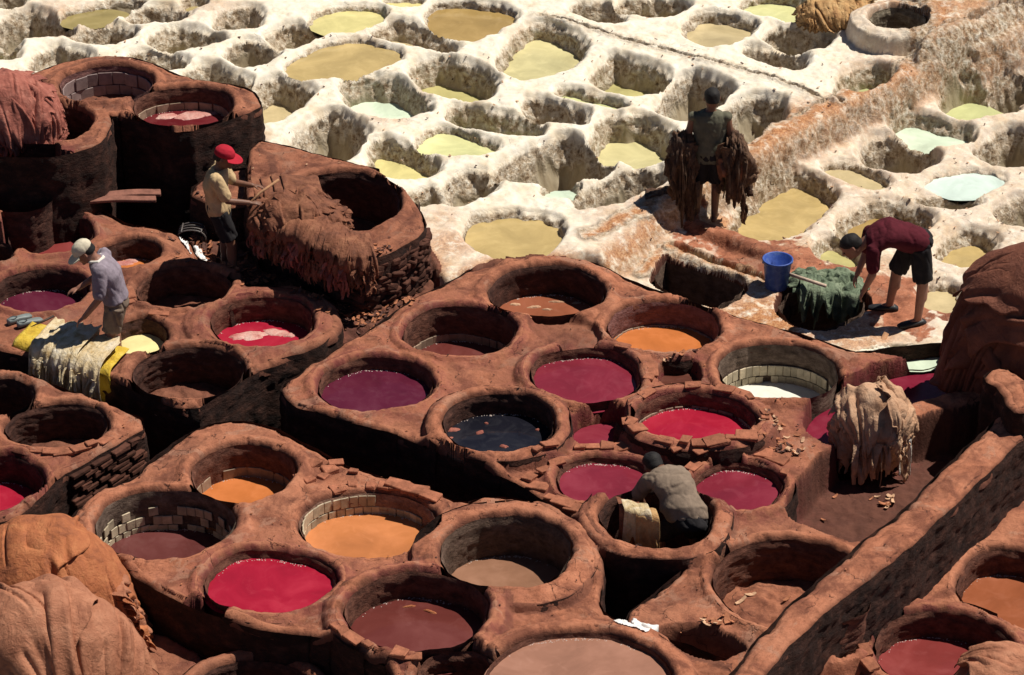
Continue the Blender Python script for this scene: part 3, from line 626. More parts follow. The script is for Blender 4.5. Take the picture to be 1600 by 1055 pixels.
# side walls of the blocks, each with its own relief
M_SIDE = wall_material('block_side', (.011, .006, .005), (.034, .014, .010), (.090, .037, .025), 6, .05, ledge=True)  # sides coloured far darker than the tops, deepening the alleys' shade
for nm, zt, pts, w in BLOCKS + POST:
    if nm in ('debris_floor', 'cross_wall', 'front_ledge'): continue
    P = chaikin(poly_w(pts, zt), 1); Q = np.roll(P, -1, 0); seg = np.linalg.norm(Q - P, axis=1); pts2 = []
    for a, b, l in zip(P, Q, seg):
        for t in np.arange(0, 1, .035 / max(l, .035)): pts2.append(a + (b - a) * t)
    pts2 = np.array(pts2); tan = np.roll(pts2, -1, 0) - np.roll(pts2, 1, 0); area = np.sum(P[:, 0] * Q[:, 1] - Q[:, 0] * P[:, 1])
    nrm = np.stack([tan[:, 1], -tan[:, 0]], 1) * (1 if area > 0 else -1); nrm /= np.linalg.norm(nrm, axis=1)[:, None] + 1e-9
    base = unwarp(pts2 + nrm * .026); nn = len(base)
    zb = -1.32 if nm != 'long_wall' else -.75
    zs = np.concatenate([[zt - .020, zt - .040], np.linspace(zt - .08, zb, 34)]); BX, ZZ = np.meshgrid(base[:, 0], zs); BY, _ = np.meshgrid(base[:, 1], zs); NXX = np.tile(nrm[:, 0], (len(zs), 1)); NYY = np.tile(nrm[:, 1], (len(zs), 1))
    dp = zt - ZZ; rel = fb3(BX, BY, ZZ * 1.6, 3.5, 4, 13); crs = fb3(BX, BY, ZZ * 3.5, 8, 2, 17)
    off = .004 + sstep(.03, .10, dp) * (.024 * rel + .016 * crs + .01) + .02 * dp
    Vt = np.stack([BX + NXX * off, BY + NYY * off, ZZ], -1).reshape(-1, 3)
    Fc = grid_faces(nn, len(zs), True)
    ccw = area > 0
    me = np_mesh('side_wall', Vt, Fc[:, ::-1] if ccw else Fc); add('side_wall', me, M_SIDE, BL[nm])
    qi = unwarp(pts2 - nrm * .06); h0 = np.array([zat(*q) for q in qi]); bad = np.abs(h0 - zt) > .16; h0 = np.where(bad, zt, h0); h0 = (np.roll(h0, 1) + h0 + np.roll(h0, -1)) / 3
    gd = ~bad
    for q_ in range(-5, 6): gd = gd & np.roll(~bad, q_)
    g2 = gd.copy()
    for q_ in range(-5, 6): g2 = g2 | np.roll(gd, q_)
    bad = ~g2
    wob = .016 * fb3(qi[:, 0], qi[:, 1], qi[:, 0] * 0, 5, 4, 37); jz = .008 * fb3(qi[:, 0], qi[:, 1], qi[:, 0] * 0, 8, 3, 39) - .025 * sstep(.25, .42, fb3(qi[:, 0], qi[:, 1], qi[:, 0] * 0, 4, 3, 41)); rows = []
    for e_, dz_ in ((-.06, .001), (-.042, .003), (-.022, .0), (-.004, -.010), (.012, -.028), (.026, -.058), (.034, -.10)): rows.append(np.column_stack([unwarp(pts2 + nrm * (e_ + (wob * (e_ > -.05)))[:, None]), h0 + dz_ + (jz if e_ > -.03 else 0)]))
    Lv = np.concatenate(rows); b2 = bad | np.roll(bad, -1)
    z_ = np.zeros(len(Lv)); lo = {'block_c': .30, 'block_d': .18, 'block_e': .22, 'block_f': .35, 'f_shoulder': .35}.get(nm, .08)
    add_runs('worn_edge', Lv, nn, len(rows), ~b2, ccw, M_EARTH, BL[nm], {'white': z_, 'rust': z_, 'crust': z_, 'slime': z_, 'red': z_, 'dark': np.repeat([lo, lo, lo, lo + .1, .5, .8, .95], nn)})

# ---------------------------------------------------------------- liquids, vats, pits
LIQ = dict(rust_brown=(.26, .085, .045), red_brown=(.115, .028, .024), orange=(.47, .150, .045), amber=(.45, .165, .060), plum=(.088, .012, .029), maroon=(.185, .020, .036),
 milk=(.70, .70, .62), navy=(.010, .010, .016), crimson=(.31, .012, .032), claret=(.165, .012, .030), umber=(.105, .030, .028), tan=(.24, .122, .076), pink_tan=(.30, .148, .102),
 brick_red=(.19, .034, .032), cream=(.72, .62, .30), dark_red=(.12, .014, .018), brick_orange=(.26, .080, .036), sludge=(.10, .035, .025), mint=(.56, .66, .52), ice=(.55, .66, .60),
 olive_tan=(.30, .24, .095), khaki=(.40, .32, .15), pale_green=(.50, .52, .26), lemon=(.58, .52, .23), ochre=(.45, .335, .145), brown_ochre=(.34, .23, .085), beige=(.48, .39, .22), olive=(.43, .39, .17), lime_green=(.60, .60, .30), straw=(.54, .49, .26))
LM = {}
def liquid(name):
    if name not in LM: LM[name] = liquid_material('liquid_' + name, LIQ[name], rough=.05 if name == 'navy' else .12)
    return LM[name]
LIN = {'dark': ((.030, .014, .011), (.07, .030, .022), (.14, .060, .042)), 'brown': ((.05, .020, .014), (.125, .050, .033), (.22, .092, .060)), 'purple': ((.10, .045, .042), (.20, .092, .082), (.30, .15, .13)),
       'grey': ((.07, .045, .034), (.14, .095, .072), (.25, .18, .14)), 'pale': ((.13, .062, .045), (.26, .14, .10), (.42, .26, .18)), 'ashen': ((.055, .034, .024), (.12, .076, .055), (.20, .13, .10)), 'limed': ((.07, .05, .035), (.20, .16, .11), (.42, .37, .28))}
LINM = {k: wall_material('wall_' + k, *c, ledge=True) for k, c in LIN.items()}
M_TILE = simple_material('glazed_tile', (.52, .43, .30), .5, .4, 7, .006, .4, randv=.5)
M_TILE_D = simple_material('stained_tile', (.34, .24, .17), .55, .35, 9, .004, .35, randv=.55)
M_TILE_P = simple_material('grey_violet_tile', (.30, .22, .21), .5, .25, 9, .003, .4, randv=.3)
def box_bm(bm, sx, sy, sz, bev=.004, jit=0.0, r=None):
    q = bmesh.ops.create_cube(bm, size=1.0)
    for w in q['verts']:
        w.co = Vector((w.co.x * sx, w.co.y * sy, w.co.z * sz))
        if jit: w.co += Vector((r.uniform(-jit, jit), r.uniform(-jit, jit), r.uniform(-jit, jit)))
    if bev: bmesh.ops.bevel(bm, geom=bm.edges[:], offset=bev, segments=1, affect='EDGES')
def tile_mesh(w, h):
    return bm_mesh('tile', lambda bm: box_bm(bm, .014, w, h, .004))
VLAB = {
 'N1': 'maroon vat with a rim of flat bricks next to the dry bay', 'N2': 'maroon vat edged with loose stones between the navy vat and the stooping man in grey',
 'A1': 'round vat of rusty brown dye with flecks, against the white pits', 'A2': 'deep round vat with a thin tile band above reddish brown dye', 'A3': 'round vat of bright orange dye under a purplish wall',
 'A4': 'round vat of dark plum dye at the block corner by the black alley', 'A5': 'wide round vat brimming with maroon dye beside the navy vat', 'A6': 'round vat of white liquid with two courses of cream tiles',
 'A7': 'round vat of blackish navy dye with scraps of hide floating', 'A8': 'raised vat of crimson dye with a broken stone rim',
 'G1': 'raised empty vat with a man in grey stooping inside it', 'G2': 'wide dry vat with sunlit ochre floor against the diagonal wall', 'B1': 'round vat of orange dye with grey tile band and loose stones beside',
 'B2': 'wide shallow vat of amber dye ringed with bright white tiles', 'B3': 'round vat of umber dye with patchy rows of pale tiles', 'B4': 'shallow vat of vivid crimson dye brim full, beside the black drop',
 'B5': 'raised thick-rimmed vat of tan liquid with an ashen wall', 'B6': 'raised vat of red brown dye with an orange scrap floating', 'B7': 'very wide vat brimming with pinkish tan liquid',
 'B8': 'narrow empty vat tucked behind the wide pinkish tan vat', 'D1': 'dark empty vat below the pale stone', 'D2': 'dark rounded square vat with a mucky floor at the brick corner', 'D3': 'vat of crimson dye below the brick corner block',
 'C1': 'vat of brick red dye with floating pale scum', 'C2': 'small vat of orange dye behind the white cap', 'C3': 'vat of dark plum dye beside the grey shoes', 'C4': 'empty vat with a broken wall and tiled floor below the white rag',
 'C5': 'thick-rimmed vat of crimson dye with pink hides floating', 'C6': 'dry dark vat with rough lit wall at the block corner', 'C7': 'small vat of cream liquid behind the bare-legged man', 'C8': 'grey empty vat with a worn pale rim',
 'C9': 'dark raised vat with a rough collapsed wall by the plank', 'E1': 'empty vat lined with violet grey tiles on the tall block', 'E2': 'vat on the tall block with pale pink hides lying in dark red dye', 'E3': 'dark vat on the tall block with reddish hides hung over it',
 'F': 'large empty dark vat with the fringed hides over its lip', 'H1': 'broken-edged vat of brick orange dye below the diagonal wall', 'H2': 'cracked-rim vat of dark red dye below the diagonal wall', 'R': 'dark empty vat low beside the ledge and crimson vat',
 'well': 'round whitewashed well basin standing above the white pits', 'K3': 'shallow basin of mint green liquid beside the large brown hide heap'}
VO = {}
M_FOAM_GLINTS = simple_material('foam_glints', (.62, .52, .47), .35, .2, 60)
TILE = {'A2': (1, .10, .13, M_TILE_D, .015, .12, .02), 'A3': (1, .085, .06, M_TILE_D, .01, .1, .0), 'A6': (2, .085, .125, M_TILE, .02, .06, .0), 'A8': (1, .09, .07, M_TILE_D, .0, .3, .0),
        'B1': (1, .15, .15, M_TILE_D, .0, .22, .0), 'B2': (2, .085, .12, M_TILE, .0, .10, .0), 'B3': (3, .10, .10, M_TILE, .02, .30, .0), 'E1': (2, .17, .16, M_TILE_P, .0, .0, .0), 'E2': (1, .17, .14, M_TILE_D, .02, .1, .0)}
for v in VD.values():
    name = 'well_basin' if v.key == 'well' else 'dye_vat'
    base = (v.c[0], v.c[1], v.zr - v.fd)
    root = empty(name, base, VLAB[v.key], 'vat' if v.key != 'well' else 'well'); VO[v.key] = root
    me = piece('rim', v.id, base)
    if me is None: continue
    add('rim', me, None, root)
    # the worn lip
    nl = 220; phl = np.linspace(0, 2 * np.pi, nl, endpoint=False); shl = vshape(v, phl); unl = np.stack([np.cos(phl), np.sin(phl)], 1); rl = np.stack([v.rx * shl, v.ry * shl], 1)
    def lippt(e): return unwarp(np.array(v.c[:2]) + unl * (rl + np.reshape(e, (-1, 1))))
    q0 = lippt(.050); h0 = np.array([zat(*q) for q in q0]); bad = np.abs(h0 - v.zr) > .075; gd = ~bad
    for q_ in range(-5, 6): gd = gd & np.roll(~bad, q_)
    g2 = gd.copy()
    for q_ in range(-5, 6): g2 = g2 | np.roll(gd, q_)
    bad = ~g2; h0 = np.where(bad, v.zr - .02, h0); h0 = (np.roll(h0, 1) + h0 + np.roll(h0, -1)) / 3
    rows = []; wob = .013 * fb3(q0[:, 0], q0[:, 1], q0[:, 0] * 0, 6, 4, 31); chip = sstep(.28, .45, fb3(q0[:, 0], q0[:, 1], q0[:, 0] * 0, 5, 3, 35)) * .022; jz = .006 * fb3(q0[:, 0], q0[:, 1], q0[:, 0] * 0, 9, 3, 33)
    for e_, dz_ in ((.050, .001), (.034, .0025), (.018, -.001), (.004, -.011), (-.010, -.030), (-.022, -.058), (-.030, -.10)):
        qq = lippt(e_ + wob * (e_ < .04)); rows.append(np.column_stack([qq, h0 + dz_ + (e_ < .045) * (jz - chip * (e_ < .03))]))
    Lv = np.concatenate(rows); b2 = bad | np.roll(bad, -1)
    if (~b2).sum() > 8:
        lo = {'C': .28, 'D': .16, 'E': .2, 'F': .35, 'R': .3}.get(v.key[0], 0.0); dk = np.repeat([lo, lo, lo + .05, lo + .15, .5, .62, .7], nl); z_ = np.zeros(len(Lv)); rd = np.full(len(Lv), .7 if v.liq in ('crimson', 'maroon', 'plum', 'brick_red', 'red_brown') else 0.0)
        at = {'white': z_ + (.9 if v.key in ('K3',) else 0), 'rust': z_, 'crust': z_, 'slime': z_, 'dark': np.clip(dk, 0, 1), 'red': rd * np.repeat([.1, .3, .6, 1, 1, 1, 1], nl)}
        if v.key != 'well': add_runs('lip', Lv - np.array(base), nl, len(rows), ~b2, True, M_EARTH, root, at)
    # inner wall, its own roughness and ledges
    nu, nv = 112, 26; ph = np.linspace(0, 2 * np.pi, nu, endpoint=False); zz = np.linspace(v.zr - .035, v.zr - v.fd - .02, nv); PH, ZZ = np.meshgrid(ph, zz)
    rr = .5 * (v.rx + v.ry); sh = vshape(v, PH); xx = v.c[0] + v.rx * sh * np.cos(PH); yy = v.c[1] + v.ry * sh * np.sin(PH)
    nz = fb3(xx, yy, ZZ * 1.8, 5, 3, 7); dpt = (v.zr - ZZ)
    ledge = sstep(.05, .09, dpt - .05 * pn3(xx * 2, yy * 2, ZZ * 0, 3)) * .016 + .020 * np.abs(fb3(xx, yy, ZZ * 3.0, 7, 3, 9)) * sstep(.02, .1, dpt)
    off = -.034 - .012 * nz - ledge * (1.0 if v.lin not in ('grey', 'purple') else .45)
    sc = 1 + off / rr
    xy = unwarp(np.stack([xx.ravel(), yy.ravel()], 1)); xw = xy[:, 0].reshape(xx.shape); yw = xy[:, 1].reshape(xx.shape)
    Vt = np.stack([v.c[0] + (xw - v.c[0]) * sc, v.c[1] + (yw - v.c[1]) * sc, ZZ], -1).reshape(-1, 3)
    Fc = grid_faces(nu, nv, True)[:, ::-1]
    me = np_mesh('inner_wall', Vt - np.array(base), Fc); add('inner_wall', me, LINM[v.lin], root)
    # outer wall of a rim that stands proud of what is round it
    nv2 = 14; nu2 = 150; pho = np.linspace(0, 2 * np.pi, nu2, endpoint=False); sho = vshape(v, pho); un = np.stack([np.cos(pho), np.sin(pho)], 1); rim_r = np.stack([v.rx * sho, v.ry * sho], 1)
    def ringpt(e): return unwarp(np.array(v.c[:2]) + un * (rim_r + e))
    p_in, p_at, p_out = ringpt(v.rw * .5), ringpt(v.rw + .012), ringpt(v.rw + .09)
    z_in = np.array([zat(*q) for q in p_in]); z_out = np.array([zat(*q) for q in p_out]); ok = (np.abs(z_in - v.zr) < .07) & (z_out < v.zr - .10)
    if v.key in ('well', 'K3'): ok[:] = False
    er = ok.copy()
    for q in range(-4, 5): er &= np.roll(ok, q)
    ok = er.copy()
    for q in range(-4, 5): ok |= np.roll(er, q)
    ok2 = ok & np.roll(ok, -1)
    if ok2.sum() > 3:
        zb_ = np.maximum(np.minimum(z_out, np.minimum(np.roll(z_out, 1), np.roll(z_out, -1))) - .03, -1.3); TT = np.linspace(0, 1, nv2)[:, None]; ZZ2 = (v.zr - .030) * (1 - TT) + zb_[None] * TT
        XX2 = np.tile(p_at[:, 0], (nv2, 1)); YY2 = np.tile(p_at[:, 1], (nv2, 1)); dd = v.zr - .03 - ZZ2
        of2 = .022 * sstep(.0, .08, dd) * fb3(XX2, YY2, ZZ2 * 1.6, 4, 3, 23) + .012 * sstep(0, .06, dd) + .02 * dd
        V2 = np.stack([XX2 + un[None, :, 0] * of2, YY2 + un[None, :, 1] * of2, ZZ2], -1).reshape(-1, 3)
        add_runs('outer_wall', V2 - np.array(base), nu2, nv2, ok2, True, M_SIDE, root)
    if v.liq:
        phl = np.linspace(0, 2 * np.pi, 96, endpoint=False); shl = vshape(v, phl)
        uw = unwarp(np.stack([v.c[0] + v.rx * shl * np.cos(phl), v.c[1] + v.ry * shl * np.sin(phl)], 1)) - np.array(v.c[:2])
        me = bpy.data.meshes.new('liquid'); me.from_pydata([(a * .985, b * .985, v.fd - v.ld) for a, b in uw], [], [tuple(range(96))]); add('liquid', me, liquid(v.liq), root)
    if v.liq and v.key not in ('K3', 'C7'):  # pale beads along the far edge: bubbles that stand in for glints
        r_ = random.Random(v.key + 'f'); fv, ff = [], []
        for q in range(70):
            a = R(r_.gauss(95, 24)); e_ = r_.uniform(.045, .075) + abs(r_.gauss(0, .008)); sh1 = float(vshape(v, np.array(a))); pt_ = unwarp([[v.c[0] + (v.rx * sh1 - e_) * math.cos(a), v.c[1] + (v.ry * sh1 - e_) * math.sin(a)]])[0] - np.array(v.c[:2]); r0_ = r_.uniform(.003, .008); zz_ = v.fd - v.ld; b_ = len(fv)
            fv += [(pt_[0] + r0_ * dx_, pt_[1] + r0_ * dy_, zz_ + r0_ * dz_) for dx_, dy_, dz_ in ((1, 0, 0), (0, 1, 0), (-1, 0, 0), (0, -1, 0), (0, 0, .8), (0, 0, -.8))]
            ff += [(b_ + i_, b_ + (i_ + 1) % 4, b_ + 4) for i_ in range(4)] + [(b_ + (i_ + 1) % 4, b_ + i_, b_ + 5) for i_ in range(4)]
        me = bpy.data.meshes.new('foam_glints'); me.from_pydata(fv, [], ff); o = add('foam_glints', me, M_FOAM_GLINTS, root); o['kind'] = 'stuff'
    if v.key in TILE:
        rows, tw, th, tm, gap, miss, _ = TILE[v.key]; tme = tile_mesh(tw - .007, th - .007); tme.materials.append(tm)
        r_ = random.Random(v.key); z0 = v.fd - (v.ld if v.ld else v.fd) - .04
        for rrow in range(rows):
            n = int(2 * math.pi * rr / tw)
            for k in range(n):
                a = (k + (.5 if rrow % 2 else 0)) * 2 * math.pi / n
                if math.sin(a) < -.25 or r_.random() < miss * (1.0 if rrow else .5) * (1.6 if (v.key in ('B3', 'B1') and math.cos(a) > .25) else 1): continue
                if v.key == 'B2' and rrow == 1 and math.cos(a) > .05: continue
                sh1 = float(vshape(v, np.array(a))); f = 1 - (.058 + r_.uniform(0, .006)) / rr
                uw = unwarp([[v.c[0] + v.rx * sh1 * math.cos(a), v.c[1] + v.ry * sh1 * math.sin(a)]])[0]
                o = add('tile', tme, None, root, ((uw[0] - v.c[0]) * f, (uw[1] - v.c[1]) * f, z0 + th * (rrow + .5)))
                o.rotation_euler = (r_.uniform(-.03, .03), r_.uniform(-.05, .05), math.atan2(math.sin(a) / v.ry, math.cos(a) / v.rx) + r_.uniform(-.03, .03))
LNAME = dict(mint='pale mint', ice='icy pale blue', olive_tan='olive tan', khaki='khaki', pale_green='pale green', lemon='lemon yellow', ochre='ochre', brown_ochre='brown ochre', beige='beige', olive='olive yellow', lime_green='light lime green', straw='straw yellow')
PLAB = {16: 'largest lime pit, a wide lozenge brimming with ochre liquid', 17: 'lime pit brimming with brown ochre liquid and floating flecks', 14: 'lime pit brimming with lemon yellow liquid, its crusted edge straight',
 22: 'deep empty dark lime pit just behind the tall brown block', 23: 'shallow lime pit full of light lime green liquid, wedge shaped', 24: 'lime pit with lemon yellow liquid close behind the large empty brown vat', 20: 'rounded lime pit with mint liquid and a twig across',
 19: 'rounded lime pit with olive liquid in deep shade', 27: 'round lime pit with straw yellow liquid below the long gutter', 33: 'deep empty lime pit split by a white rib, behind the standing man', 34: 'deep empty lime pit beside the shoulder of the man carrying hides',
 50: 'round lime pit brimming with icy pale blue liquid', 57: 'lime pit full of ochre liquid behind the rusty brown vat', 52: 'lime pit of ochre liquid with rusty edges at the feet of the standing man', 53: 'lime pit of brown ochre liquid behind the stooping man in maroon',
 54: 'small pit of olive liquid by the head of the stooping man', 55: 'lime pit of ochre liquid beside the large brown hide heap', 56: 'small grey beige puddle pit behind the stooping man', 60: 'deep rectangular black trench beside the blue bucket',
 61: 'narrow straight pool of ochre water leading to the blue bucket', 62: 'dark pit with the green hide hanging into it', 43: 'lime pit of pale green liquid under the round well', 35: 'lime pit with straw yellow liquid by the elbow of the man carrying hides',
 0: 'wide dry lime pit beside the brimming olive tan pit', 2: 'small dry lime pit in front of the brimming olive tan pit', 3: 'dry lime pit with white streaked wall between khaki and olive tan pits', 5: 'dry lime pit just behind the reddish stringy hides',
 6: 'low dry lime pit right against the violet-tiled vat', 9: 'crust-walled dry lime pit right behind the vat with pale pink hides', 7: 'crusted dry lime pit behind the lemon yellow pit', 8: 'dry lime pit at the pointed end of the largest ochre pit', 11: 'dry lime pit behind the wide dry pit at the far edge', 12: 'dry lime pit behind the white streaked pit at the far edge',
 30: 'dry crusted lime pit on the far side of the long gutter', 36: 'low dry lime pit between straw yellow and pale green pits', 37: 'broad dry lime pit with steep crusted back beside the tiny mint puddle', 39: 'dry lime pit with ribbed crusted wall beside the man carrying hides', 41: 'dry lime pit below the straw coloured hides', 42: 'long narrow dry lime pit alongside the gutter near the round well',
 58: 'deep dry lime pit between the lemon yellow pit and ochre pit behind the rusty vat', 59: 'small dry lime pit against the round brown block', 44: 'dry lime pit at the foot of the crusted bank', 47: 'dry lime pit between mint and beige pits on the lower terrace', 48: 'dry lime pit behind the icy pale blue pit', 63: 'dry lime pit beyond the tall chocolate heap',
 18: 'lime pit of beige liquid between the largest ochre pit and the brown ochre pit', 21: 'lime pit of beige liquid just behind the tall brown block', 32: 'lime pit of beige liquid beyond the long gutter', 49: 'narrow lime pit of beige liquid on the rusty lower terrace', 4: 'lime pit with a khaki puddle behind the tall brown block', 13: 'small lime pit of khaki liquid among the farthest pits', 31: 'lime pit with khaki liquid in shade beyond the gutter',
 10: 'lime pit with pale green liquid behind the reddish stringy hides', 25: 'long lime pit of pale green liquid beside the lime green wedge', 29: 'thin sliver of pale green liquid in a narrow lime pit', 45: 'lime pit of pale green liquid on the lower terrace beneath the bank', 46: 'lime pit of mint liquid on the lower terrace', 28: 'rounded lime pit with olive liquid between gutter and standing man', 15: 'small lime pit of ochre liquid between lemon yellow and largest ochre pits', 26: 'small far lime pit of lemon yellow liquid behind the brown ochre pit',
 38: 'tiny mint green puddle pit between white ridges', 40: 'lime pit of light lime green liquid beside the bundle of straw-coloured hides', 51: 'empty crescent pit in front of the icy pale blue pit', 1: 'lime pit brimming with olive tan liquid'}
for i, P, zt, ld, liq, k, dep in PITS:
    me = piece('basin', k)
    if me is None: continue
    c = P.mean(0); base = (float(c[0]), float(c[1]), zt - dep)
    lab = PLAB.get(i); grp = None
    if lab is None:
        if liq: lab = 'white crusted lime pit holding %s liquid' % LNAME[liq]; grp = 'white lime pits holding %s liquid' % LNAME[liq]
        elif i in (0, 2, 3, 5, 6, 7, 8, 9, 11, 12): lab = 'dry shadowed lime pit with crusted white edges behind the tall brown block'; grp = 'dry lime pits behind the tall block'
        elif PITS[i][2] == ZL: lab = 'dry shadowed lime pit on the rust-stained lower terrace'; grp = 'dry lime pits of the lower terrace'
        else: lab = 'dry shadowed lime pit with crusted white edges on the main white terrace'; grp = 'dry lime pits of the main white terrace'
    root = empty('lime_pit', base, lab, 'pit', grp)
    me.vertices.foreach_set('co', (np.array([q.co for q in me.vertices], np.float32) - np.array(base, np.float32)).ravel()); add('basin', me, None, root)
    if i in (60, 62):
        Pd = []
        for a_, b_ in zip(P, np.roll(P, -1, 0)):
            for t_ in np.arange(0, 1, .03 / max(np.linalg.norm(b_ - a_), .03)): Pd.append(a_ + (b_ - a_) * t_)
        Pd = np.array(Pd); tg = np.roll(Pd, -1, 0) - np.roll(Pd, 1, 0); ar = np.sum(P[:, 0] * np.roll(P, -1, 0)[:, 1] - np.roll(P, -1, 0)[:, 0] * P[:, 1]); nm_ = np.stack([tg[:, 1], -tg[:, 0]], 1) * (1 if ar > 0 else -1); nm_ /= np.linalg.norm(nm_, axis=1)[:, None] + 1e-9
        zs = np.linspace(zt - .03, zt - .97, 22); rw_ = []
        for z1 in zs:
            rel = fb3(Pd[:, 0], Pd[:, 1], Pd[:, 0] * 0 + z1 * 1.5, 4, 4, 51); q_ = unwarp(Pd - nm_ * (.035 + .03 * rel + .02 * (zt - z1))[:, None], True); rw_.append(np.column_stack([q_ - c, np.full(len(Pd), z1 - base[2])]))
        add('inner_wall', np_mesh('inner_wall', np.concatenate(rw_), grid_faces(len(Pd), len(zs), True) if ar < 0 else grid_faces(len(Pd), len(zs), True)[:, ::-1]), LINM['ashen'], root)
    if liq:
        tt_ = np.linspace(0, 1, 400); t_ = tt_[np.searchsorted(tt_ * tt_ * (3 - 2 * tt_), min(ld / dep, .999))]
        r0, ww = (.03, .10) if i in (60, 61, 62) else (.13, .27 + .07 * (dep > .5)); d_ = max(r0 - t_ * ww, -.02) + .014
        tg = np.roll(P, -1, 0) - np.roll(P, 1, 0); ar = np.sum(P[:, 0] * np.roll(P, -1, 0)[:, 1] - np.roll(P, -1, 0)[:, 0] * P[:, 1]); nm_ = np.stack([tg[:, 1], -tg[:, 0]], 1) * (1 if ar > 0 else -1); nm_ /= np.linalg.norm(nm_, axis=1)[:, None] + 1e-9
        Q = np.column_stack([unwarp(P + nm_ * d_, True) - c, np.full(len(P), dep - ld)])
        me = bpy.data.meshes.new('liquid'); me.from_pydata([tuple(q) for q in Q], [], [tuple(range(len(Q)))]); add('liquid', me, liquid(liq), root)
PLL = {'a9': ('dye_pool', 'small square pool of maroon dye sunk beside the navy vat', 'pool'), 
 'a12': ('sunken_patch', 'sunken three-cornered patch of bare dark earth between the vats', 'patch'), 'a13': ('refuse_pit', 'small square pit of brown sludge and scraps between the vats', 'pit'), 'j': ('dye_vat', 'wide vat of claret dye partly hidden by draped tan hides', 'vat'), 'g3': ('dry_bay', 'dry walled bay with dark earth floor below the draped hides', 'bay'),
 'b9': ('dry_pit', 'small dark pointed pit beside the white cloth', 'pit'), 'f1': ('dye_pool', 'sliver of maroon dye beyond the low ledge', 'pool')}
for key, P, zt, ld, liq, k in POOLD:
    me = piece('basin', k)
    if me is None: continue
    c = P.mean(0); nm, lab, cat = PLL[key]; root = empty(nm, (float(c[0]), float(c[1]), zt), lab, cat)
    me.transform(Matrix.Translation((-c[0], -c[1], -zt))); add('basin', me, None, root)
    if liq:
        Q = np.column_stack([unwarp(P) - c, np.full(len(P), -ld)]); me = bpy.data.meshes.new('liquid'); me.from_pydata([tuple(q) for q in Q], [], [tuple(range(len(Q)))]); add('liquid', me, liquid(liq), root)
#@@OBJECTS
# ---------------------------------------------------------------- loose masonry
M_BRICK = simple_material('old_brick', (.33, .125, .08), .92, .35, 11, .012, .2, randv=.45)
M_BRICK_D = simple_material('dark_brick', (.10, .040, .027), .92, .45, 11, .014, .2, randv=.7)  # dark brown brick for the block sides and rubble
M_RIMST = simple_material('rim_stone', (.36, .136, .078), .92, .4, 9, .02, .2, randv=.4)
_rs = random.Random(4)
def stone_mesh(sx, sy, sz, jit):
    return bm_mesh('stone', lambda bm: box_bm(bm, sx, sy, sz, min(sx, sy, sz) * .16, jit, _rs))
def variants(mat, sizes, jit):
    out = []
    for q in sizes:
        me = stone_mesh(*q, jit); me.materials.append(mat); out.append(me)
    return out
BR = variants(M_BRICK_D, [(.21, .07, .045), (.17, .08, .05), (.24, .07, .04), (.13, .07, .05)], .008)
RB = variants(M_BRICK_D, [(.16, .09, .075), (.21, .09, .06), (.11, .09, .08), (.14, .10, .06), (.09, .08, .05)], .014)
RS = variants(M_RIMST, [(.17, .12, .035), (.13, .12, .04), (.21, .13, .035), (.10, .09, .045), (.15, .10, .03)], .012)
SLAB = variants(M_RIMST, [(.30, .17, .04), (.24, .16, .045), (.36, .17, .04)], .014)
def put(name, me, parent, p, rz=0, rx=0, ry=0, sc=1):
    o = add(name, me, None, parent)
    b = Vector(parent.location) if parent is not None else Vector((0, 0, 0))
    o.location = Vector(p) - b; o.rotation_euler = (rx, ry, rz); o.scale = (sc, sc, sc); return o
def brick_face(block, nm, a, b, zt, zb, meshes, course, length, out, miss=.12, name='brick'):
    """bricks set along the outline of a block from pixel a to pixel b (on the level zt)"""
    A = np.array(px(*a, zt)[:2]); B = np.array(px(*b, zt)[:2]); d = B - A; L = np.linalg.norm(d); d /= L; n = np.array([d[1], -d[0]])
    z = zt - course * 1.4; row = 0
    while z > zb:
        t = -_rs.uniform(0, length)
        while t < L:
            l = _rs.choice(meshes); w = l.vertices[0].co.x; ln = max(abs(q.co.x) for q in l.vertices) * 2 + .012
            if _rs.random() > miss and t > -.05 and t + ln < L + .06:
                p = unwarp([A + d * (t + ln / 2)])[0] + n * (out + _rs.uniform(-.012, .014) + .02 * (zt - z))
                put(name, l, block, (p[0], p[1], z + _rs.uniform(-.004, .004)), math.atan2(d[1], d[0]) + _rs.uniform(-.05, .05), _rs.uniform(-.06, .06), _rs.uniform(-.04, .04))
            t += ln
        z -= course; row += 1
brick_face(BL['block_d'], 'd', (107, 732), (217, 668), 0, -.95, BR, .052, .2, .040, .12)
# rubble round the side of the round block
Pf = chaikin(poly_w([b for b in BLOCKS if b[0] == 'block_f'][0][2], .5), 2)
cen = Pf.mean(0)
for row in range(9):
    z = .5 - .13 - row * .068
    seg = [p for p in Pf if (p - cen)[1] < .25 and (p - cen)[0] > -.35]
    for i in range(len(seg)):
        p = seg[i]; q = Pf[(np.abs(Pf - p).sum(1).argmin() + 1) % len(Pf)]; dd = q - p; l = np.linalg.norm(dd)
        if l < 1e-4: continue
        k = max(1, int(round(l / .15)))
        for t in range(k):
            if _rs.random() < .16: continue
            c = p + dd * ((t + .5 + _rs.uniform(-.2, .2)) / k); nrm = (c - cen) / np.linalg.norm(c - cen); c = unwarp([c + nrm * (.026 + .02 * (.5 - z) + _rs.uniform(-.02, .018))])[0]
            put('stone', _rs.choice(RB), BL['block_f'], (c[0], c[1], z + _rs.uniform(-.012, .012)), math.atan2(dd[1], dd[0]) + _rs.uniform(-.3, .3), _rs.uniform(-.25, .25), _rs.uniform(-.22, .22), _rs.uniform(.6, 1.15))
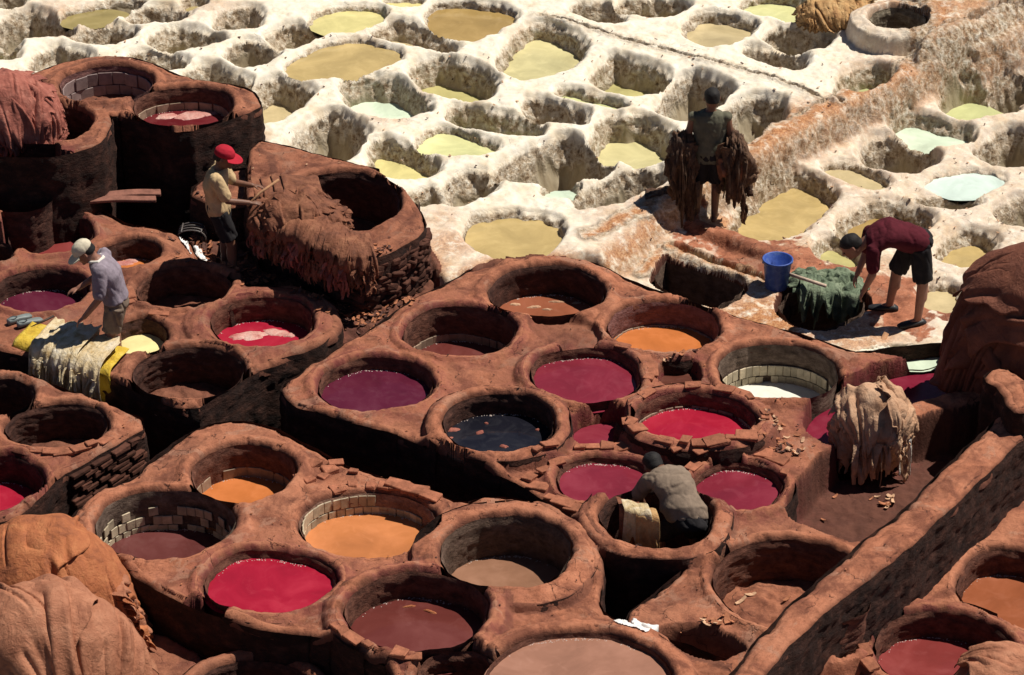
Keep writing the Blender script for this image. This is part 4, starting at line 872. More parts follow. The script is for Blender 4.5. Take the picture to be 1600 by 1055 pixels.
def ring_stones(key, a0, a1, n, meshes, off, lift=.004, miss=.1, sc=1.0):
    v = VD[key]
    for k in range(n):
        if _rs.random() < miss: continue
        a = R(a0 + (a1 - a0) * (k + .5) / n + _rs.uniform(-1.5, 1.5)); r = 1 + (off + _rs.uniform(-.015, .015)) / v.rx
        p = unwarp([[v.c[0] + v.rx * r * math.cos(a), v.c[1] + v.ry * r * math.sin(a)]])[0]
        if abs(zat(p[0], p[1]) - v.zr) > .08: continue
        put('rim_stone', _rs.choice(meshes), VO[key], (p[0], p[1], zat(p[0], p[1]) + lift - .008 + _rs.uniform(-.004, .008)), a + math.pi / 2 + _rs.uniform(-.2, .2), _rs.uniform(-.05, .05), _rs.uniform(-.05, .05), sc * _rs.uniform(.8, 1.1))
ring_stones('A8', 0, 360, 26, RS, .065, -.004, .3)
ring_stones('B6', 195, 300, 9, RS, .07, .0, .25)
ring_stones('H2', 128, 215, 7, SLAB, .07, .002, .1, .75)
ring_stones('A5', -20, 60, 5, RS, .07, .0, .1)
ring_stones('B2', 40, 120, 7, RS, .06, .002, .2)
ring_stones('D2', 250, 330, 6, RS, .07, .002, .2)
ring_stones('C4', 195, 260, 5, RS, .07, .0, .2)
def scatter_stones(block, spots, meshes, name='loose_stone'):
    for x, y, zz, rz, sc in spots:
        p = px(x, y, zz); put(name, _rs.choice(meshes), block, (p[0], p[1], zat(p[0], p[1]) + .012), R(rz), _rs.uniform(-.1, .1), _rs.uniform(-.1, .1), sc)
scatter_stones(BL['block_b'], [(470, 738, 0, 20, .9), (490, 725, 0, 40, 1), (515, 733, 0, 25, 1.1), (483, 752, 0, 30, .8), (505, 745, 0, 60, .7), (552, 738, 0, -10, .9), (525, 722, 0, 10, .8), (465, 722, 0, 0, .6)], RS)
scatter_stones(BL['block_b'], [(597, 750, 0, -18, 1), (620, 759, 0, -20, .9), (648, 768, 0, -18, 1), (672, 777, 0, -25, .8), (577, 742, 0, -10, .9)], SLAB)
scatter_stones(BL['block_a'], [(905, 701, 0, 0, 1), (925, 700, 0, 3, .9), (948, 700, 0, -3, 1), (975, 698, 0, 15, 1.1), (995, 694, 0, 30, 1), (985, 686, 0, 60, .9), (838, 720, 0, 50, .9), (850, 735, 0, 40, .8), (828, 742, 0, 60, 1), (842, 756, 0, -30, 1), (860, 776, 0, -30, 1.1), (880, 788, 0, -28, 1), (898, 797, 0, -30, .9), (858, 712, 0, 30, .9), (870, 724, 0, 20, .7)], RS)
scatter_stones(BL['block_a'], [(1083, 733, 0, 55, 1), (1095, 722, 0, 35, 1), (1115, 714, 0, 20, 1), (1140, 708, 0, 5, 1.1), (1165, 706, 0, -5, 1), (1190, 709, 0, -15, 1), (1215, 718, 0, -40, 1), (1055, 720, 0, 30, .9), (1070, 712, 0, 70, .8), (1045, 706, 0, -20, .8), (1195, 790, 0, 60, .9), (1225, 745, 0, 70, .9)], RS)
ps = px(20, 574, 0)
def lump(name, sx, sy, sz, seed, sub=4, rough=.25, mat=None):
    bm = bmesh.new(); bmesh.ops.create_icosphere(bm, subdivisions=sub, radius=1); co = np.array([v.co for v in bm.verts])
    d = 1 + rough * fb3(co[:, 0], co[:, 1], co[:, 2], 1.3, 4, seed)
    for v, k in zip(bm.verts, d): v.co = Vector((v.co.x * sx * k, v.co.y * sy * k, max(v.co.z * sz * k, -sz * .55)))
    me = bpy.data.meshes.new(name); bm.to_mesh(me); bm.free(); me.polygons.foreach_set('use_smooth', np.ones(len(me.polygons), bool)); me.materials.append(mat); return me
M_PALE = simple_material('pale_stone', (.50, .36, .26), .9, .35, 20, .02, .2)
tag(add('boulder', lump('boulder', .22, .15, .10, 3, mat=M_PALE), None, None, (ps[0], ps[1], zat(ps[0], ps[1]) + .045)), 'pale pitted stone lying on the edge by the yellow cloth', 'stone')

# ---------------------------------------------------------------- hides
def hide_material(name, c, c2, c3, scale=6, rough=.75, sheen=.0):
    m, n, b = new_mat(name); k = NT(n); tc = n.nodes.new('ShaderNodeTexCoord')
    a = k.noise(scale, 6, .65, dist=.4); f = k.noise(scale * 7, 4, .7)
    col = k.ramp(a, [(.30, c2), (.5, c), (.70, c3)]); col = k.mix(k.ramp(f, [(.56, 0), (.74, .5)]), col, c2)
    r = k.rand(); col = k.mix(k.math('MULTIPLY', r, .35), col, c2)
    n.links.new(col, b.inputs['Base Color']); b.inputs['Roughness'].default_value = rough; b.inputs['Specular IOR Level'].default_value = .3
    h = k.bump(k.noise(2.6, 5, .6, dist=1.2), .5, .07); h = k.bump(k.noise(scale * 2.5, 6, .7, dist=.8), .7, .03, h); h = k.bump(k.noise(140, 2, .6), .25, .003, h); n.links.new(h, b.inputs['Normal'])
    return m
HM = dict(orange=hide_material('hide_orange', (.43, .142, .055), (.24, .078, .036), (.53, .21, .085)), pink=hide_material('hide_pinkish', (.40, .165, .092), (.25, .092, .050), (.50, .23, .135)),
 red=hide_material('hide_reddish', (.36, .115, .082), (.20, .060, .045), (.46, .19, .14)), brown=hide_material('hide_brown', (.23, .085, .045), (.10, .037, .022), (.35, .15, .08)),
 cream=hide_material('hide_cream', (.68, .56, .36), (.42, .28, .12), (.80, .74, .62), 9), tan=hide_material('hide_tan', (.55, .33, .205), (.33, .18, .105), (.66, .44, .29)),
 choc=hide_material('hide_chocolate', (.185, .062, .036), (.10, .034, .022), (.26, .095, .055), 4), straw=hide_material('hide_straw', (.55, .33, .14), (.30, .15, .06), (.68, .46, .22), 9),
 dark=hide_material('hide_dark', (.12, .062, .036), (.055, .030, .020), (.22, .12, .065), 9), green=hide_material('hide_green', (.15, .195, .125), (.07, .10, .065), (.27, .32, .22), 8), white=hide_material('hide_white', (.70, .66, .62), (.5, .42, .36), (.8, .78, .76), 8),
 rose=hide_material('hide_rose', (.62, .33, .28), (.42, .12, .11), (.72, .52, .46), 7, .4), yellow=hide_material('cloth_yellow', (.66, .46, .045), (.45, .28, .03), (.74, .58, .12), 8))
def sheet_obj(name, V3, nu, nv, mat, parent, thick=.008, ridge=None):
    me = np_mesh(name, V3 - np.array(parent.location), grid_faces(nu, nv)); o = add(name, me, mat, parent)
    m = o.modifiers.new('thickness', 'SOLIDIFY'); m.thickness = thick; m.offset = 0; return o
def drape_hide(parent, c, a, b, h, ctr, size, rot, off, fdir, freq, amp, seed, mat, hang=1.0, n=110, strips=0, crumple=.03, sharp=1.0, out=.0):
    """a hide thrown flat over a heap; ctr, size in units where 1 is the heap's shoulder; folds run along fdir (degrees)"""
    u = np.linspace(-1, 1, n); U, T = np.meshgrid(u, u)
    k = 1 + .16 * fb2(U * 1.3 + seed, T * 1.3, 1.0, 2, 3)
    if strips: k = k * (1 - .30 * np.maximum(np.abs(U), np.abs(T)) ** 3 * np.clip(pn2(np.arctan2(T, U) * strips / 2 + seed, U * 0 + seed, 4) * 1.8 + .2, 0, 1))
    # rounded square outline
    m = np.maximum(np.abs(U), np.abs(T)); r_ = np.hypot(U, T) + 1e-6; q = (m / r_) ** .55
    P, Q = U * size[0] * k * q, T * size[1] * k * q; cr_, sr_ = math.cos(R(rot)), math.sin(R(rot)); P, Q = ctr[0] + cr_ * P - sr_ * Q, ctr[1] + sr_ * P + cr_ * Q
    s_ = np.hypot(P, Q); PHI = np.arctan2(Q, P); th = np.minimum(s_, 1.0) * math.pi / 2; rr = np.sin(th); zz = np.cos(th); below = np.maximum(s_ - 1.0, 0)
    f0, f1 = math.cos(R(fdir)), math.sin(R(fdir)); along = P * f0 + Q * f1; across = -P * f1 + Q * f0
    across = across + .16 * pn2(along * 1.1 + seed, across * 1.3, 5)
    nz = pn2(across * freq + seed * 1.7, along * .35 + seed, 6) + .45 * pn2(across * freq * 2.3 + seed, along * .8, 7)
    nA = pn2(across * freq + seed * 1.7, along * .30 + seed, 6); nB = pn2(across * freq * 1.9 + seed, along * .55 + seed * 2, 7)
    vis = sstep(-.25, .12, pn2(P * 1.4 + seed, Q * 1.4 + seed * .3, 8) + .35 * (s_ - .35)); vis2 = sstep(-.1, .2, pn2(P * 2.1 + seed * 2, Q * 2.1, 9) + .3 * (s_ - .5))
    fold = amp * (.9 * nz - 1.25 * np.exp(-(nA / .075) ** 2) * vis + .75 * np.exp(-((nA - .16) / .09) ** 2) * vis - .7 * np.exp(-(nB / .085) ** 2) * vis2)
    rad_f = amp * 1.1 * np.sin(PHI * (3 + freq * 1.6) + 3 * pn2(PHI * 1.2, s_ + seed, 3) + seed) * sstep(.75, 1.25, s_)
    cr = crumple * fb2(P * 1.6 + seed, Q * 1.6, 1.0, 3, seed % 7)
    edge = np.maximum(np.abs(U), np.abs(T)); rad = off + fold + rad_f + cr + out * np.maximum(s_ - .9, 0) + .012 * sstep(.9, 1.0, edge)
    x = c[0] + (a * rr + rad * rr) * np.cos(PHI); y = c[1] + (b * rr + rad * rr) * np.sin(PHI); z = c[2] + (h + rad) * zz - below * hang
    return sheet_obj('hide', np.stack([x, y, z], -1).reshape(-1, 3), n, n, mat, parent)
def rim_hide(parent, A, B, prof, wid, mat, seed, off=.0, hem=.5, back=.15, folds=14, amp=.02, strips=0, nu=46, nv=46, out=(0, -1), name='hide', jag=.35):
    """a hide thrown over an edge running from A to B (3D points); it reaches `back` behind and hangs `hem` in front"""
    A = np.array(A); B = np.array(B); u = np.linspace(0, 1, nu); t = np.linspace(0, 1, nv); U, T = np.meshgrid(u, t)
    n = np.array([out[0], out[1]]) / math.hypot(*out)
    hemv = hem * (1 + .25 * pn2(U * 3 + seed, U * 0 + seed * .7, 1))
    if strips: hemv = hemv * (1 - jag * np.clip(pn2(U * strips + seed, U * 0 + seed * 2.1, 4) * 1.6 + .2, 0, 1))
    bk = back * (1 + .3 * pn2(U * 3 + seed * 2, U * 0, 5)); s_ = -bk + (hemv + bk) * T      # arc length across the edge
    r = prof; q = np.clip(s_ / r, 0, math.pi / 2)
    ox = np.where(s_ < 0, s_, r * np.sin(q)); oz = np.where(s_ < 0, 0, np.where(s_ < r * math.pi / 2, -r * (1 - np.cos(q)), -r - (s_ - r * math.pi / 2)))
    dwn = np.clip(s_ / max(hem, .01), 0, 1)
    fold = amp * (.35 + dwn) * np.sin(folds * U * (1 + .1 * T) + 2.5 * pn2(U * 3, T * 1.4 + seed, 3) + seed)
    cr = .018 * fb3(U * wid * 4 + seed, T * 2, T * 0, 1.6, 3, seed % 9)
    spread = (U - .5) * wid * (1 + .10 * dwn) ; mid = (A + B) / 2; d = (B - A) / (np.linalg.norm(B - A) + 1e-9)
    x = mid[0] + d[0] * spread + n[0] * (ox + (off + fold + cr) * np.clip(dwn * 3, 0, 1)); y = mid[1] + d[1] * spread + n[1] * (ox + (off + fold + cr) * np.clip(dwn * 3, 0, 1))
    z = mid[2] + d[2] * spread + oz + off * (1 - np.clip(dwn * 2, 0, 1)) + np.abs(cr) + np.where(s_ < 0, np.abs(fold) * .6, 0)
    return sheet_obj(name, np.stack([x, y, z], -1).reshape(-1, 3), nu, nv, mat, parent, .006)
def tassels(parent, A, B, n, lmin, lmax, mat, seed, out=(0, -1), spread=.03, width=.022):
    """leg and neck ends hanging down as narrow twisted strips, one part"""
    r = random.Random(seed); A = Vector(A); B = Vector(B); Vs = []; Fs = []
    o2 = Vector((out[0], out[1], 0)).normalized()
    for k in range(n):
        p = A.lerp(B, r.random()) + o2 * r.uniform(0, spread) + Vector((0, 0, r.uniform(-.06, .04))); L = r.uniform(lmin, lmax); w = width * r.uniform(.6, 1.5); tw = r.uniform(-1.6, 1.6); a0 = r.uniform(0, 6.28); m = 9; sw = Vector((r.uniform(-.05, .05), r.uniform(-.05, .05), 0)) + o2 * .03
        b0 = len(Vs)
        for j in range(m):
            t = j / (m - 1); c = p + Vector((0, 0, -L * t)) + sw * math.sin(t * 2.4) + Vector((r.uniform(-.004, .004), r.uniform(-.004, .004), 0)); a = a0 + tw * t; ww = w * (1 - .55 * t) * (1 + .2 * r.random())
            e = Vector((math.cos(a), math.sin(a), 0)) * ww; g = Vector((-math.sin(a), math.cos(a), 0)) * .006
            Vs += [c + e, c + g, c - e, c - g]
        for j in range(m - 1):
            for q in range(4):
                a_, b_ = b0 + j * 4 + q, b0 + j * 4 + (q + 1) % 4; Fs.append((a_, b_, b_ + 4, a_ + 4))
        Fs.append((b0, b0 + 1, b0 + 2, b0 + 3)[::-1]); e = b0 + (m - 1) * 4; Fs.append((e, e + 1, e + 2, e + 3))
    me = bpy.data.meshes.new('hanging_strips'); me.from_pydata([tuple(v) for v in Vs], [], Fs)
    o = add('hanging_strips', me, mat, parent); o['kind'] = 'stuff'
    me.transform(Matrix.Translation(-Vector(parent.location))); return o
def core(parent, c, a, b, h, mat, seed, hang=0.0, k=.93):
    """the mass of hides inside a heap"""
    nu, nv = 60, 30; ph = np.linspace(0, 2 * np.pi, nu, endpoint=False); t = np.linspace(.02, 1, nv); PH, T = np.meshgrid(ph, t); th = np.minimum(T * 1.3, 1) * math.pi / 2
    x = c[0] + a * k * np.sin(th) * np.cos(PH); y = c[1] + b * k * np.sin(th) * np.sin(PH); z = c[2] + h * k * np.cos(th) - np.maximum(T * 1.3 - 1, 0) / .3 * hang
    V3 = np.stack([x, y, z], -1).reshape(-1, 3); me = np_mesh('inner_hides', V3 - np.array(parent.location), grid_faces(nu, nv, True)); return add('inner_hides', me, mat, parent)

# big heaps
c = px(72, 985, -.42); t = empty('hide_heap', c, 'big rounded heap of smooth orange hides with folded hems behind the paler heap', 'hides')
core(t, c, .80, .62, 1.04, HM['orange'], 1, .1)
drape_hide(t, c, .86, .66, 1.10, (0, 0), (1.25, 1.2), 10, .0, -45, 2.6, .045, 3, HM['orange'], hang=.4, n=160)
drape_hide(t, c, .86, .66, 1.10, (.25, -.25), (.95, .85), 25, .025, -50, 2.8, .050, 8, HM['orange'], hang=.4, n=160)
drape_hide(t, c, .86, .66, 1.10, (-.45, -.30), (.75, .80), -15, .045, -80, 3.2, .055, 14, HM['orange'], hang=.4, n=150)
for k in range(8):      # folded hems stacked at the side
    q = px(206 + 5 * k, 915 + 10 * k, .16 - .075 * k)
    p0 = (q[0] - .10, q[1] + .14, q[2]); p1 = (q[0] - .03, q[1] - .16, q[2])
    rim_hide(t, p0, p1, .030, .36, HM['orange' if k % 2 else 'pink'], 20 + k, hem=.06 + .03 * (k % 3), back=.28, folds=11, amp=.03, nu=44, nv=30, out=(1, -.25))
tassels(t, px(222, 985, -.3), px(238, 1010, -.45), 10, .08, .25, HM['pink'], 5)
c = px(88, 1112, -.42); t = empty('hide_heap', c, 'paler pinkish heap of hides with long folds and ragged hem beside the ledge', 'hides')
core(t, c, .80, .62, 1.20, HM['pink'], 1, .1)
drape_hide(t, c, .84, .66, 1.27, (0, 0), (1.2, 1.2), 0, .0, -70, 3.2, .055, 13, HM['pink'], hang=.5, n=160)
drape_hide(t, c, .84, .66, 1.27, (.25, -.30), (.72, .90), 12, .030, -72, 3.4, .060, 19, HM['pink'], hang=.5, strips=8, n=160)
drape_hide(t, c, .84, .66, 1.27, (-.40, -.40), (.62, .85), -22, .055, -62, 3.4, .065, 27, HM['pink'], hang=.5, n=150)
drape_hide(t, c, .84, .66, 1.27, (-.85, -.35), (.45, .80), -30, .085, -62, 2.2, .06, 33, HM['orange'], hang=.5)
tassels(t, px(150, 1050, -.1), px(225, 1045, -.1), 26, .1, .35, HM['pink'], 9)

c = px(20, 196, .74); t = empty('hide_heap', c, 'reddish stringy hides hung over the lip of the dark vat on the tall block', 'hides')
core(t, c, .50, .36, .50, HM['red'], 1, .2)
for k, (cx_, cy_, su, sv, ro) in enumerate(((0, 0, 1.35, 1.3, 0), (.3, -.2, .95, 1.15, 20), (-.25, -.3, .9, 1.1, -15), (.45, -.35, .7, .95, 35), (.1, -.45, .55, .9, 5))):
    drape_hide(t, c, .54, .40, .56, (cx_, cy_), (su, sv), ro, .022 * k, -75 + ro, 3.6, .035, 41 + 6 * k, HM['red'], hang=.42, strips=12, crumple=.04)
tassels(t, (c[0] - .2, c[1] - .42, .74), (c[0] + .52, c[1] - .1, .76), 46, .12, .32, HM['red'], 3)

# fringed hides over the round block
t0 = px(480, 372, .52); t = empty('hide_pile', t0, 'pile of brown hides with long fringes hanging over the round block', 'hides')
pa = [px(404, 336, .55), px(428, 348, .55), px(455, 361, .55), px(485, 376, .55), px(515, 390, .55), px(548, 404, .55), px(580, 404, .54)]
for lay in range(4):
    for k in range(len(pa) - 1):
        A, B = Vector(pa[k]), Vector(pa[k + 1]); o_ = (-.55 + .06 * k, -1) if k < 5 else (.2, -1)
        L = (B - A).length; zo = Vector((0, 0, .018 * lay + .01))
        rim_hide(t, A + zo, B + zo, .08, L * (1.5 - .1 * lay), HM['brown'], 60 + lay * 7 + k, off=.035 * lay, hem=(.40 - .07 * lay) * (.75 if k == 5 else 1), back=.40 - .05 * lay, folds=8, amp=.03, strips=5, nu=34, nv=34, out=o_, jag=.65)
for k in range(len(pa) - 1):
    o_ = (-.55 + .06 * k, -1) if k < 5 else (.2, -1)
    for zz_, n_, l1 in ((.0, 16, .22), (-.10, 22, .26), (-.20, 16, .22)):
        dz = Vector((0, 0, zz_)) + Vector((o_[0], o_[1], 0)).normalized() * .10
        tassels(t, Vector(pa[k]) + dz, Vector(pa[k + 1]) + dz, n_, .08, l1 * (.6 if k == 5 else 1), HM['brown' if k % 2 else 'red'], 70 + k + int(zz_ * -30), o_, .07, .02)
cm = px(468, 352, .50); core(t, cm, .46, .26, .24, HM['brown'], 1, .05)
for k, (cx_, cy_, su, sv, ro) in enumerate(((0, 0, 1.15, 1.2, -20), (.35, -.25, .85, 1.1, -10), (-.35, -.2, .8, 1.0, -35), (.55, -.45, .6, .9, 0), (.1, -.5, .6, .8, -25))):
    drape_hide(t, cm, .50, .29, .29, (cx_, cy_), (su, sv), ro, .022 * k, -60 + ro, 3.6, .035, 501 + 6 * k, HM['brown'], hang=.40, strips=12, crumple=.05, n=90)
for k in range(4):
    q = px(425 + 16 * k, 322 + 4 * (k % 2), .58)
    rim_hide(t, (q[0] - .22, q[1] + .02, .74 + .02 * k), (q[0] + .26, q[1] - .05, .73 + .02 * k), .07, .42, HM['brown'], 90 + k, hem=.16, back=.40, folds=3, amp=.012, nu=30, nv=30, out=(.2, -1))

# pale hides and yellow cloth over the edge by the white-capped man
t0 = px(110, 560, .0); t = empty('hanging_hides', t0, 'pale cream wet hides hanging over the edge before the man in white cap', 'hides')
A, B = px(54, 530, .13), px(164, 566, .13)
for k in range(5):
    f0, f1 = .02 + .17 * k, .30 + .17 * k
    a_, b_ = Vector(A).lerp(Vector(B), f0), Vector(A).lerp(Vector(B), min(f1, 1.0))
    rim_hide(t, a_ + Vector((0, 0, .012 * (k % 3))), b_ + Vector((0, 0, .012 * (k % 3))), .15, (b_ - a_).length * 1.15, HM['cream'], 110 + k, off=.018 * (k % 3), hem=.48 + .05 * (k % 2), back=.42, folds=16, amp=.022, strips=7, nu=50, nv=50, out=(-.35, -1), jag=.4)
tassels(t, Vector(A) + Vector((-.03, -.10, -.10)), Vector(B) + Vector((-.03, -.10, -.10)), 60, .15, .42, HM['cream'], 7, (-.35, -1), .10, .016)
t0 = px(55, 520, .02); t = empty('yellow_cloth', t0, 'bright yellow cloth spread under the pale hanging hides', 'cloth')
rim_hide(t, px(22, 526, .06), px(180, 576, .06), .10, 1.22, HM['yellow'], 131, hem=.46, back=.36, folds=6, amp=.012, out=(-.35, -1), name='cloth')

# tan hides over the bay wall
c = px(1362, 662, .04); t = empty('hanging_hides', c, 'tan hides draped over the low wall of the dry bay', 'hides')
core(t, c, .32, .24, .36, HM['tan'], 1, .35)
drape_hide(t, c, .38, .30, .43, (0, 0), (1.7, 1.75), 8, .0, -85, 2.4, .028, 151, HM['tan'], hang=.50, strips=9, crumple=.05)
drape_hide(t, c, .38, .30, .43, (.15, -.30), (.95, 1.25), -8, .025, -95, 2.6, .032, 157, HM['tan'], hang=.50, strips=10, crumple=.05)
drape_hide(t, c, .38, .30, .43, (.60, -.15), (.50, .75), 10, .03, -60, 4.0, .03, 163, HM['tan'], hang=.45, strips=9, crumple=.05)
tassels(t, (c[0] - .3, c[1] - .30, -.02), (c[0] + .34, c[1] - .28, -.02), 15, .2, .46, HM['tan'], 11, width=.028)
rim_hide(t, (c[0] + .22, c[1] - .22, -.02), (c[0] + .38, c[1] - .14, -.02), .03, .13, HM['white'], 166, hem=.42, back=.03, folds=4, amp=.02, nu=20, nv=30, out=(.5, -1))
# the great chocolate heap
c = px(1600, 588, .0); t = empty('hide_heap', c, 'tall heap of chocolate brown hides with sweeping folds beside the mint basin', 'hides')
core(t, c, .74, .50, 1.30, HM['choc'], 1, .2)
drape_hide(t, c, .80, .56, 1.36, (0, 0), (1.15, 1.15), 0, .0, -60, 3.2, .07, 171, HM['choc'], hang=.5, crumple=.07)
drape_hide(t, c, .80, .56, 1.36, (.05, -.10), (.85, .80), 30, .05, -25, 3.8, .075, 177, HM['choc'], hang=.5, crumple=.07)
drape_hide(t, c, .80, .56, 1.36, (-.30, -.25), (.55, .62), -20, .09, 25, 4.2, .07, 181, HM['choc'], hang=.5, crumple=.06)
drape_hide(t, c, .80, .56, 1.36, (.05, -.35), (.60, .42), -18, .14, -15, 4.2, .065, 187, HM['choc'], hang=.5, crumple=.06)
drape_hide(t, c, .80, .56, 1.36, (-.12, -.05), (.40, .40), 40, .17, -40, 2.6, .05, 189, HM['choc'], hang=.5, crumple=.05)
c = px(1312, 26, .02); t = empty('hide_heap', c, 'small heap of straw coloured hides beside the round well', 'hides')
core(t, c, .45, .3, .20, HM['straw'], 1, .05)
for k, (cx_, cy_, su, sv, ro) in enumerate(((0, 0, 1.2, 1.2, 0), (.4, -.2, .8, 1.0, 15), (-.45, -.2, .75, 1.0, -20), (0, -.4, .7, .8, 5))):
    drape_hide(t, c, .52, .34, .24, (cx_, cy_), (su, sv), ro, .018 * k, -80 + ro, 4.5, .035, 191 + 4 * k, HM['straw'], hang=.2, strips=14, crumple=.05)
tassels(t, (c[0] - .45, c[1] - .30, .12), (c[0] + .4, c[1] - .32, .12), 40, .08, .18, HM['straw'], 13)
c = px(1562, 1082, -.42); t = empty('folded_hide', c, 'pinkish tan hide folded over the rim of the dark red vat', 'hides')
core(t, c, .38, .34, .36, HM['pink'], 1, .05)
drape_hide(t, c, .42, .38, .40, (0, 0), (1.2, 1.2), 10, .0, -60, 1.8, .03, 201, HM['pink'], hang=.2)
drape_hide(t, c, .42, .38, .40, (.3, .1), (.8, .75), 30, .03, -20, 1.8, .04, 207, HM['pink'], hang=.2)
# green hide into the dark pit
t0 = px(1290, 452, -.28); t = empty('green_hide', t0, 'wet green hide hung over the dark pit beside the blue bucket', 'hides')
for k, (xa, ya, xb, yb, wd_, hm_) in enumerate(((1238, 452, 1300, 456, .42, .30), (1275, 455, 1346, 462, .46, .42), (1262, 454, 1318, 459, .34, .22), (1250, 452, 1282, 455, .22, .38))):
    rim_hide(t, px(xa, ya, -.285 + .012 * k), px(xb, yb, -.285 + .012 * k), .045, wd_, HM['green'], 211 + 3 * k, off=.016 * k, hem=hm_, back=.20 + .05 * (k % 2), folds=5 + 2 * k, amp=.045, strips=4, out=(-.1, -1), jag=.8)
def crumpled(parent, x, y, z, w, h, mat, seed, lift, rz=0):
    p = px(x, y, z); n = 60; u = np.linspace(-.5, .5, n); U, T = np.meshgrid(u, u); k_ = 1 + .35 * pn2(U * 3 + seed, T * 3, 2)
    X_ = U * w * k_; Y_ = T * h * k_; c_, s2 = math.cos(rz), math.sin(rz); XX, YY = p[0] + c_ * X_ - s2 * Y_, p[1] + s2 * X_ + c_ * Y_
    rg = np.abs(fb2(X_ + seed, Y_ + seed, 5, 3, seed)); ZZ = z + .01 + lift * (1 - 1.5 * rg) * (1 - (2 * np.maximum(np.abs(U), np.abs(T))) ** 4)
    return sheet_obj('hide', np.stack([XX, YY, ZZ], -1).reshape(-1, 3), n, n, mat, parent, .006)
crumpled(t, 1288, 440, -.29, .62, .42, HM['green'], 5, .10); crumpled(t, 1325, 446, -.28, .40, .34, HM['green'], 9, .12, .4); crumpled(t, 1258, 440, -.28, .34, .34, HM['green'], 14, .09, -.3)
# hides floating in the dyes
def floating(key, spots, mat, lab, cat='hide', name='floating_hide'):
    v = VD[key]; zl = v.zr - v.ld
    for k, (x, y, w, h, rz) in enumerate(spots):
        p = px(x, y, zl); n = 26; r_ = np.random.default_rng(int(x * 7 + y)); ph = np.linspace(0, 2 * np.pi, n, endpoint=False)
        V3 = [(0, 0, .012)]; rings = 5; Fs = []
        sh = 1 + .35 * pn2(np.cos(ph) * 1.6 + x, np.sin(ph) * 1.6 + y, 3) + .15 * pn2(np.cos(ph) * 4 + x, np.sin(ph) * 4, 5)
        for j in range(1, rings + 1):
            t_ = j / rings
            for i in range(n):
                rr = sh[i] * t_; X_, Y_ = w * rr * math.cos(ph[i]), h * rr * math.sin(ph[i])
                V3.append((X_, Y_, .014 * (1 - t_ ** 2) + .012 * float(pn2(X_ * 9 + x, Y_ * 9 + y)) * (1 - t_) - (.012 if j == rings else 0)))
        for i in range(n):
            Fs.append((0, 1 + i, 1 + (i + 1) % n))
            for j in range(rings - 1):
                a, b = 1 + j * n + i, 1 + j * n + (i + 1) % n; Fs.append((a, a + n, b + n, b))
        me = bpy.data.meshes.new(name); me.from_pydata(V3, [], Fs); me.polygons.foreach_set('use_smooth', np.ones(len(me.polygons), bool))
        o = add(name, me, mat, None, (p[0], p[1], zl + .002)); o.rotation_euler.z = R(rz); tag(o, lab, cat, lab + ' group' if len(spots) > 1 else None)
        if len(spots) > 1: o['group'] = 'hides floating in the ' + key_col[key] + ' vat'
key_col = {'C5': 'crimson', 'E2': 'dark red', 'A7': 'navy', 'C1': 'brick red', 'B6': 'red brown', 'C2': 'orange', 'A1': 'rusty brown', 'A10': 'maroon'}
floating('C5', [(395, 524, .20, .10, 10), (430, 520, .16, .08, -15), (372, 526, .10, .07, 30), (452, 524, .08, .05, 0)], HM['rose'], 'pink and white hide floating in the thick-rimmed crimson vat')
floating('E2', [(300, 180, .26, .12, 25), (262, 182, .14, .08, 20), (320, 178, .16, .07, 10)], HM['rose'], 'pale pink hide lying in the dark red vat on the tall block')
floating('A7', [(707, 672, .075, .04, 10), (750, 676, .05, .03, 40), (760, 662, .025, .018, 0), (787, 698, .05, .03, -20), (700, 686, .06, .02, 30), (840, 672, .03, .02, 0)], HM['red'], 'scrap of reddish brown hide floating in the navy vat')
floating('C1', [(92, 372, .16, .06, 10), (60, 376, .10, .05, 0), (112, 370, .08, .05, 30)], HM['tan'], 'pale scum patch floating in the brick red vat')
floating('B6', [(640, 948, .06, .015, 10), (672, 956, .07, .02, -25)], HM['orange'], 'bright orange scrap floating in the red brown vat')
floating('C2', [(190, 412, .12, .06, 0), (206, 408, .10, .05, 20)], HM['rose'], 'pale hide floating in the small orange vat')
floating('A1', [(805, 476, .07, .03, 0), (835, 480, .09, .03, 10), (870, 472, .10, .02, 0), (855, 484, .06, .02, 0), (900, 474, .06, .02, 10), (795, 468, .05, .02, 0)], HM['tan'], 'fleck of pale scum floating in the rusty brown vat')

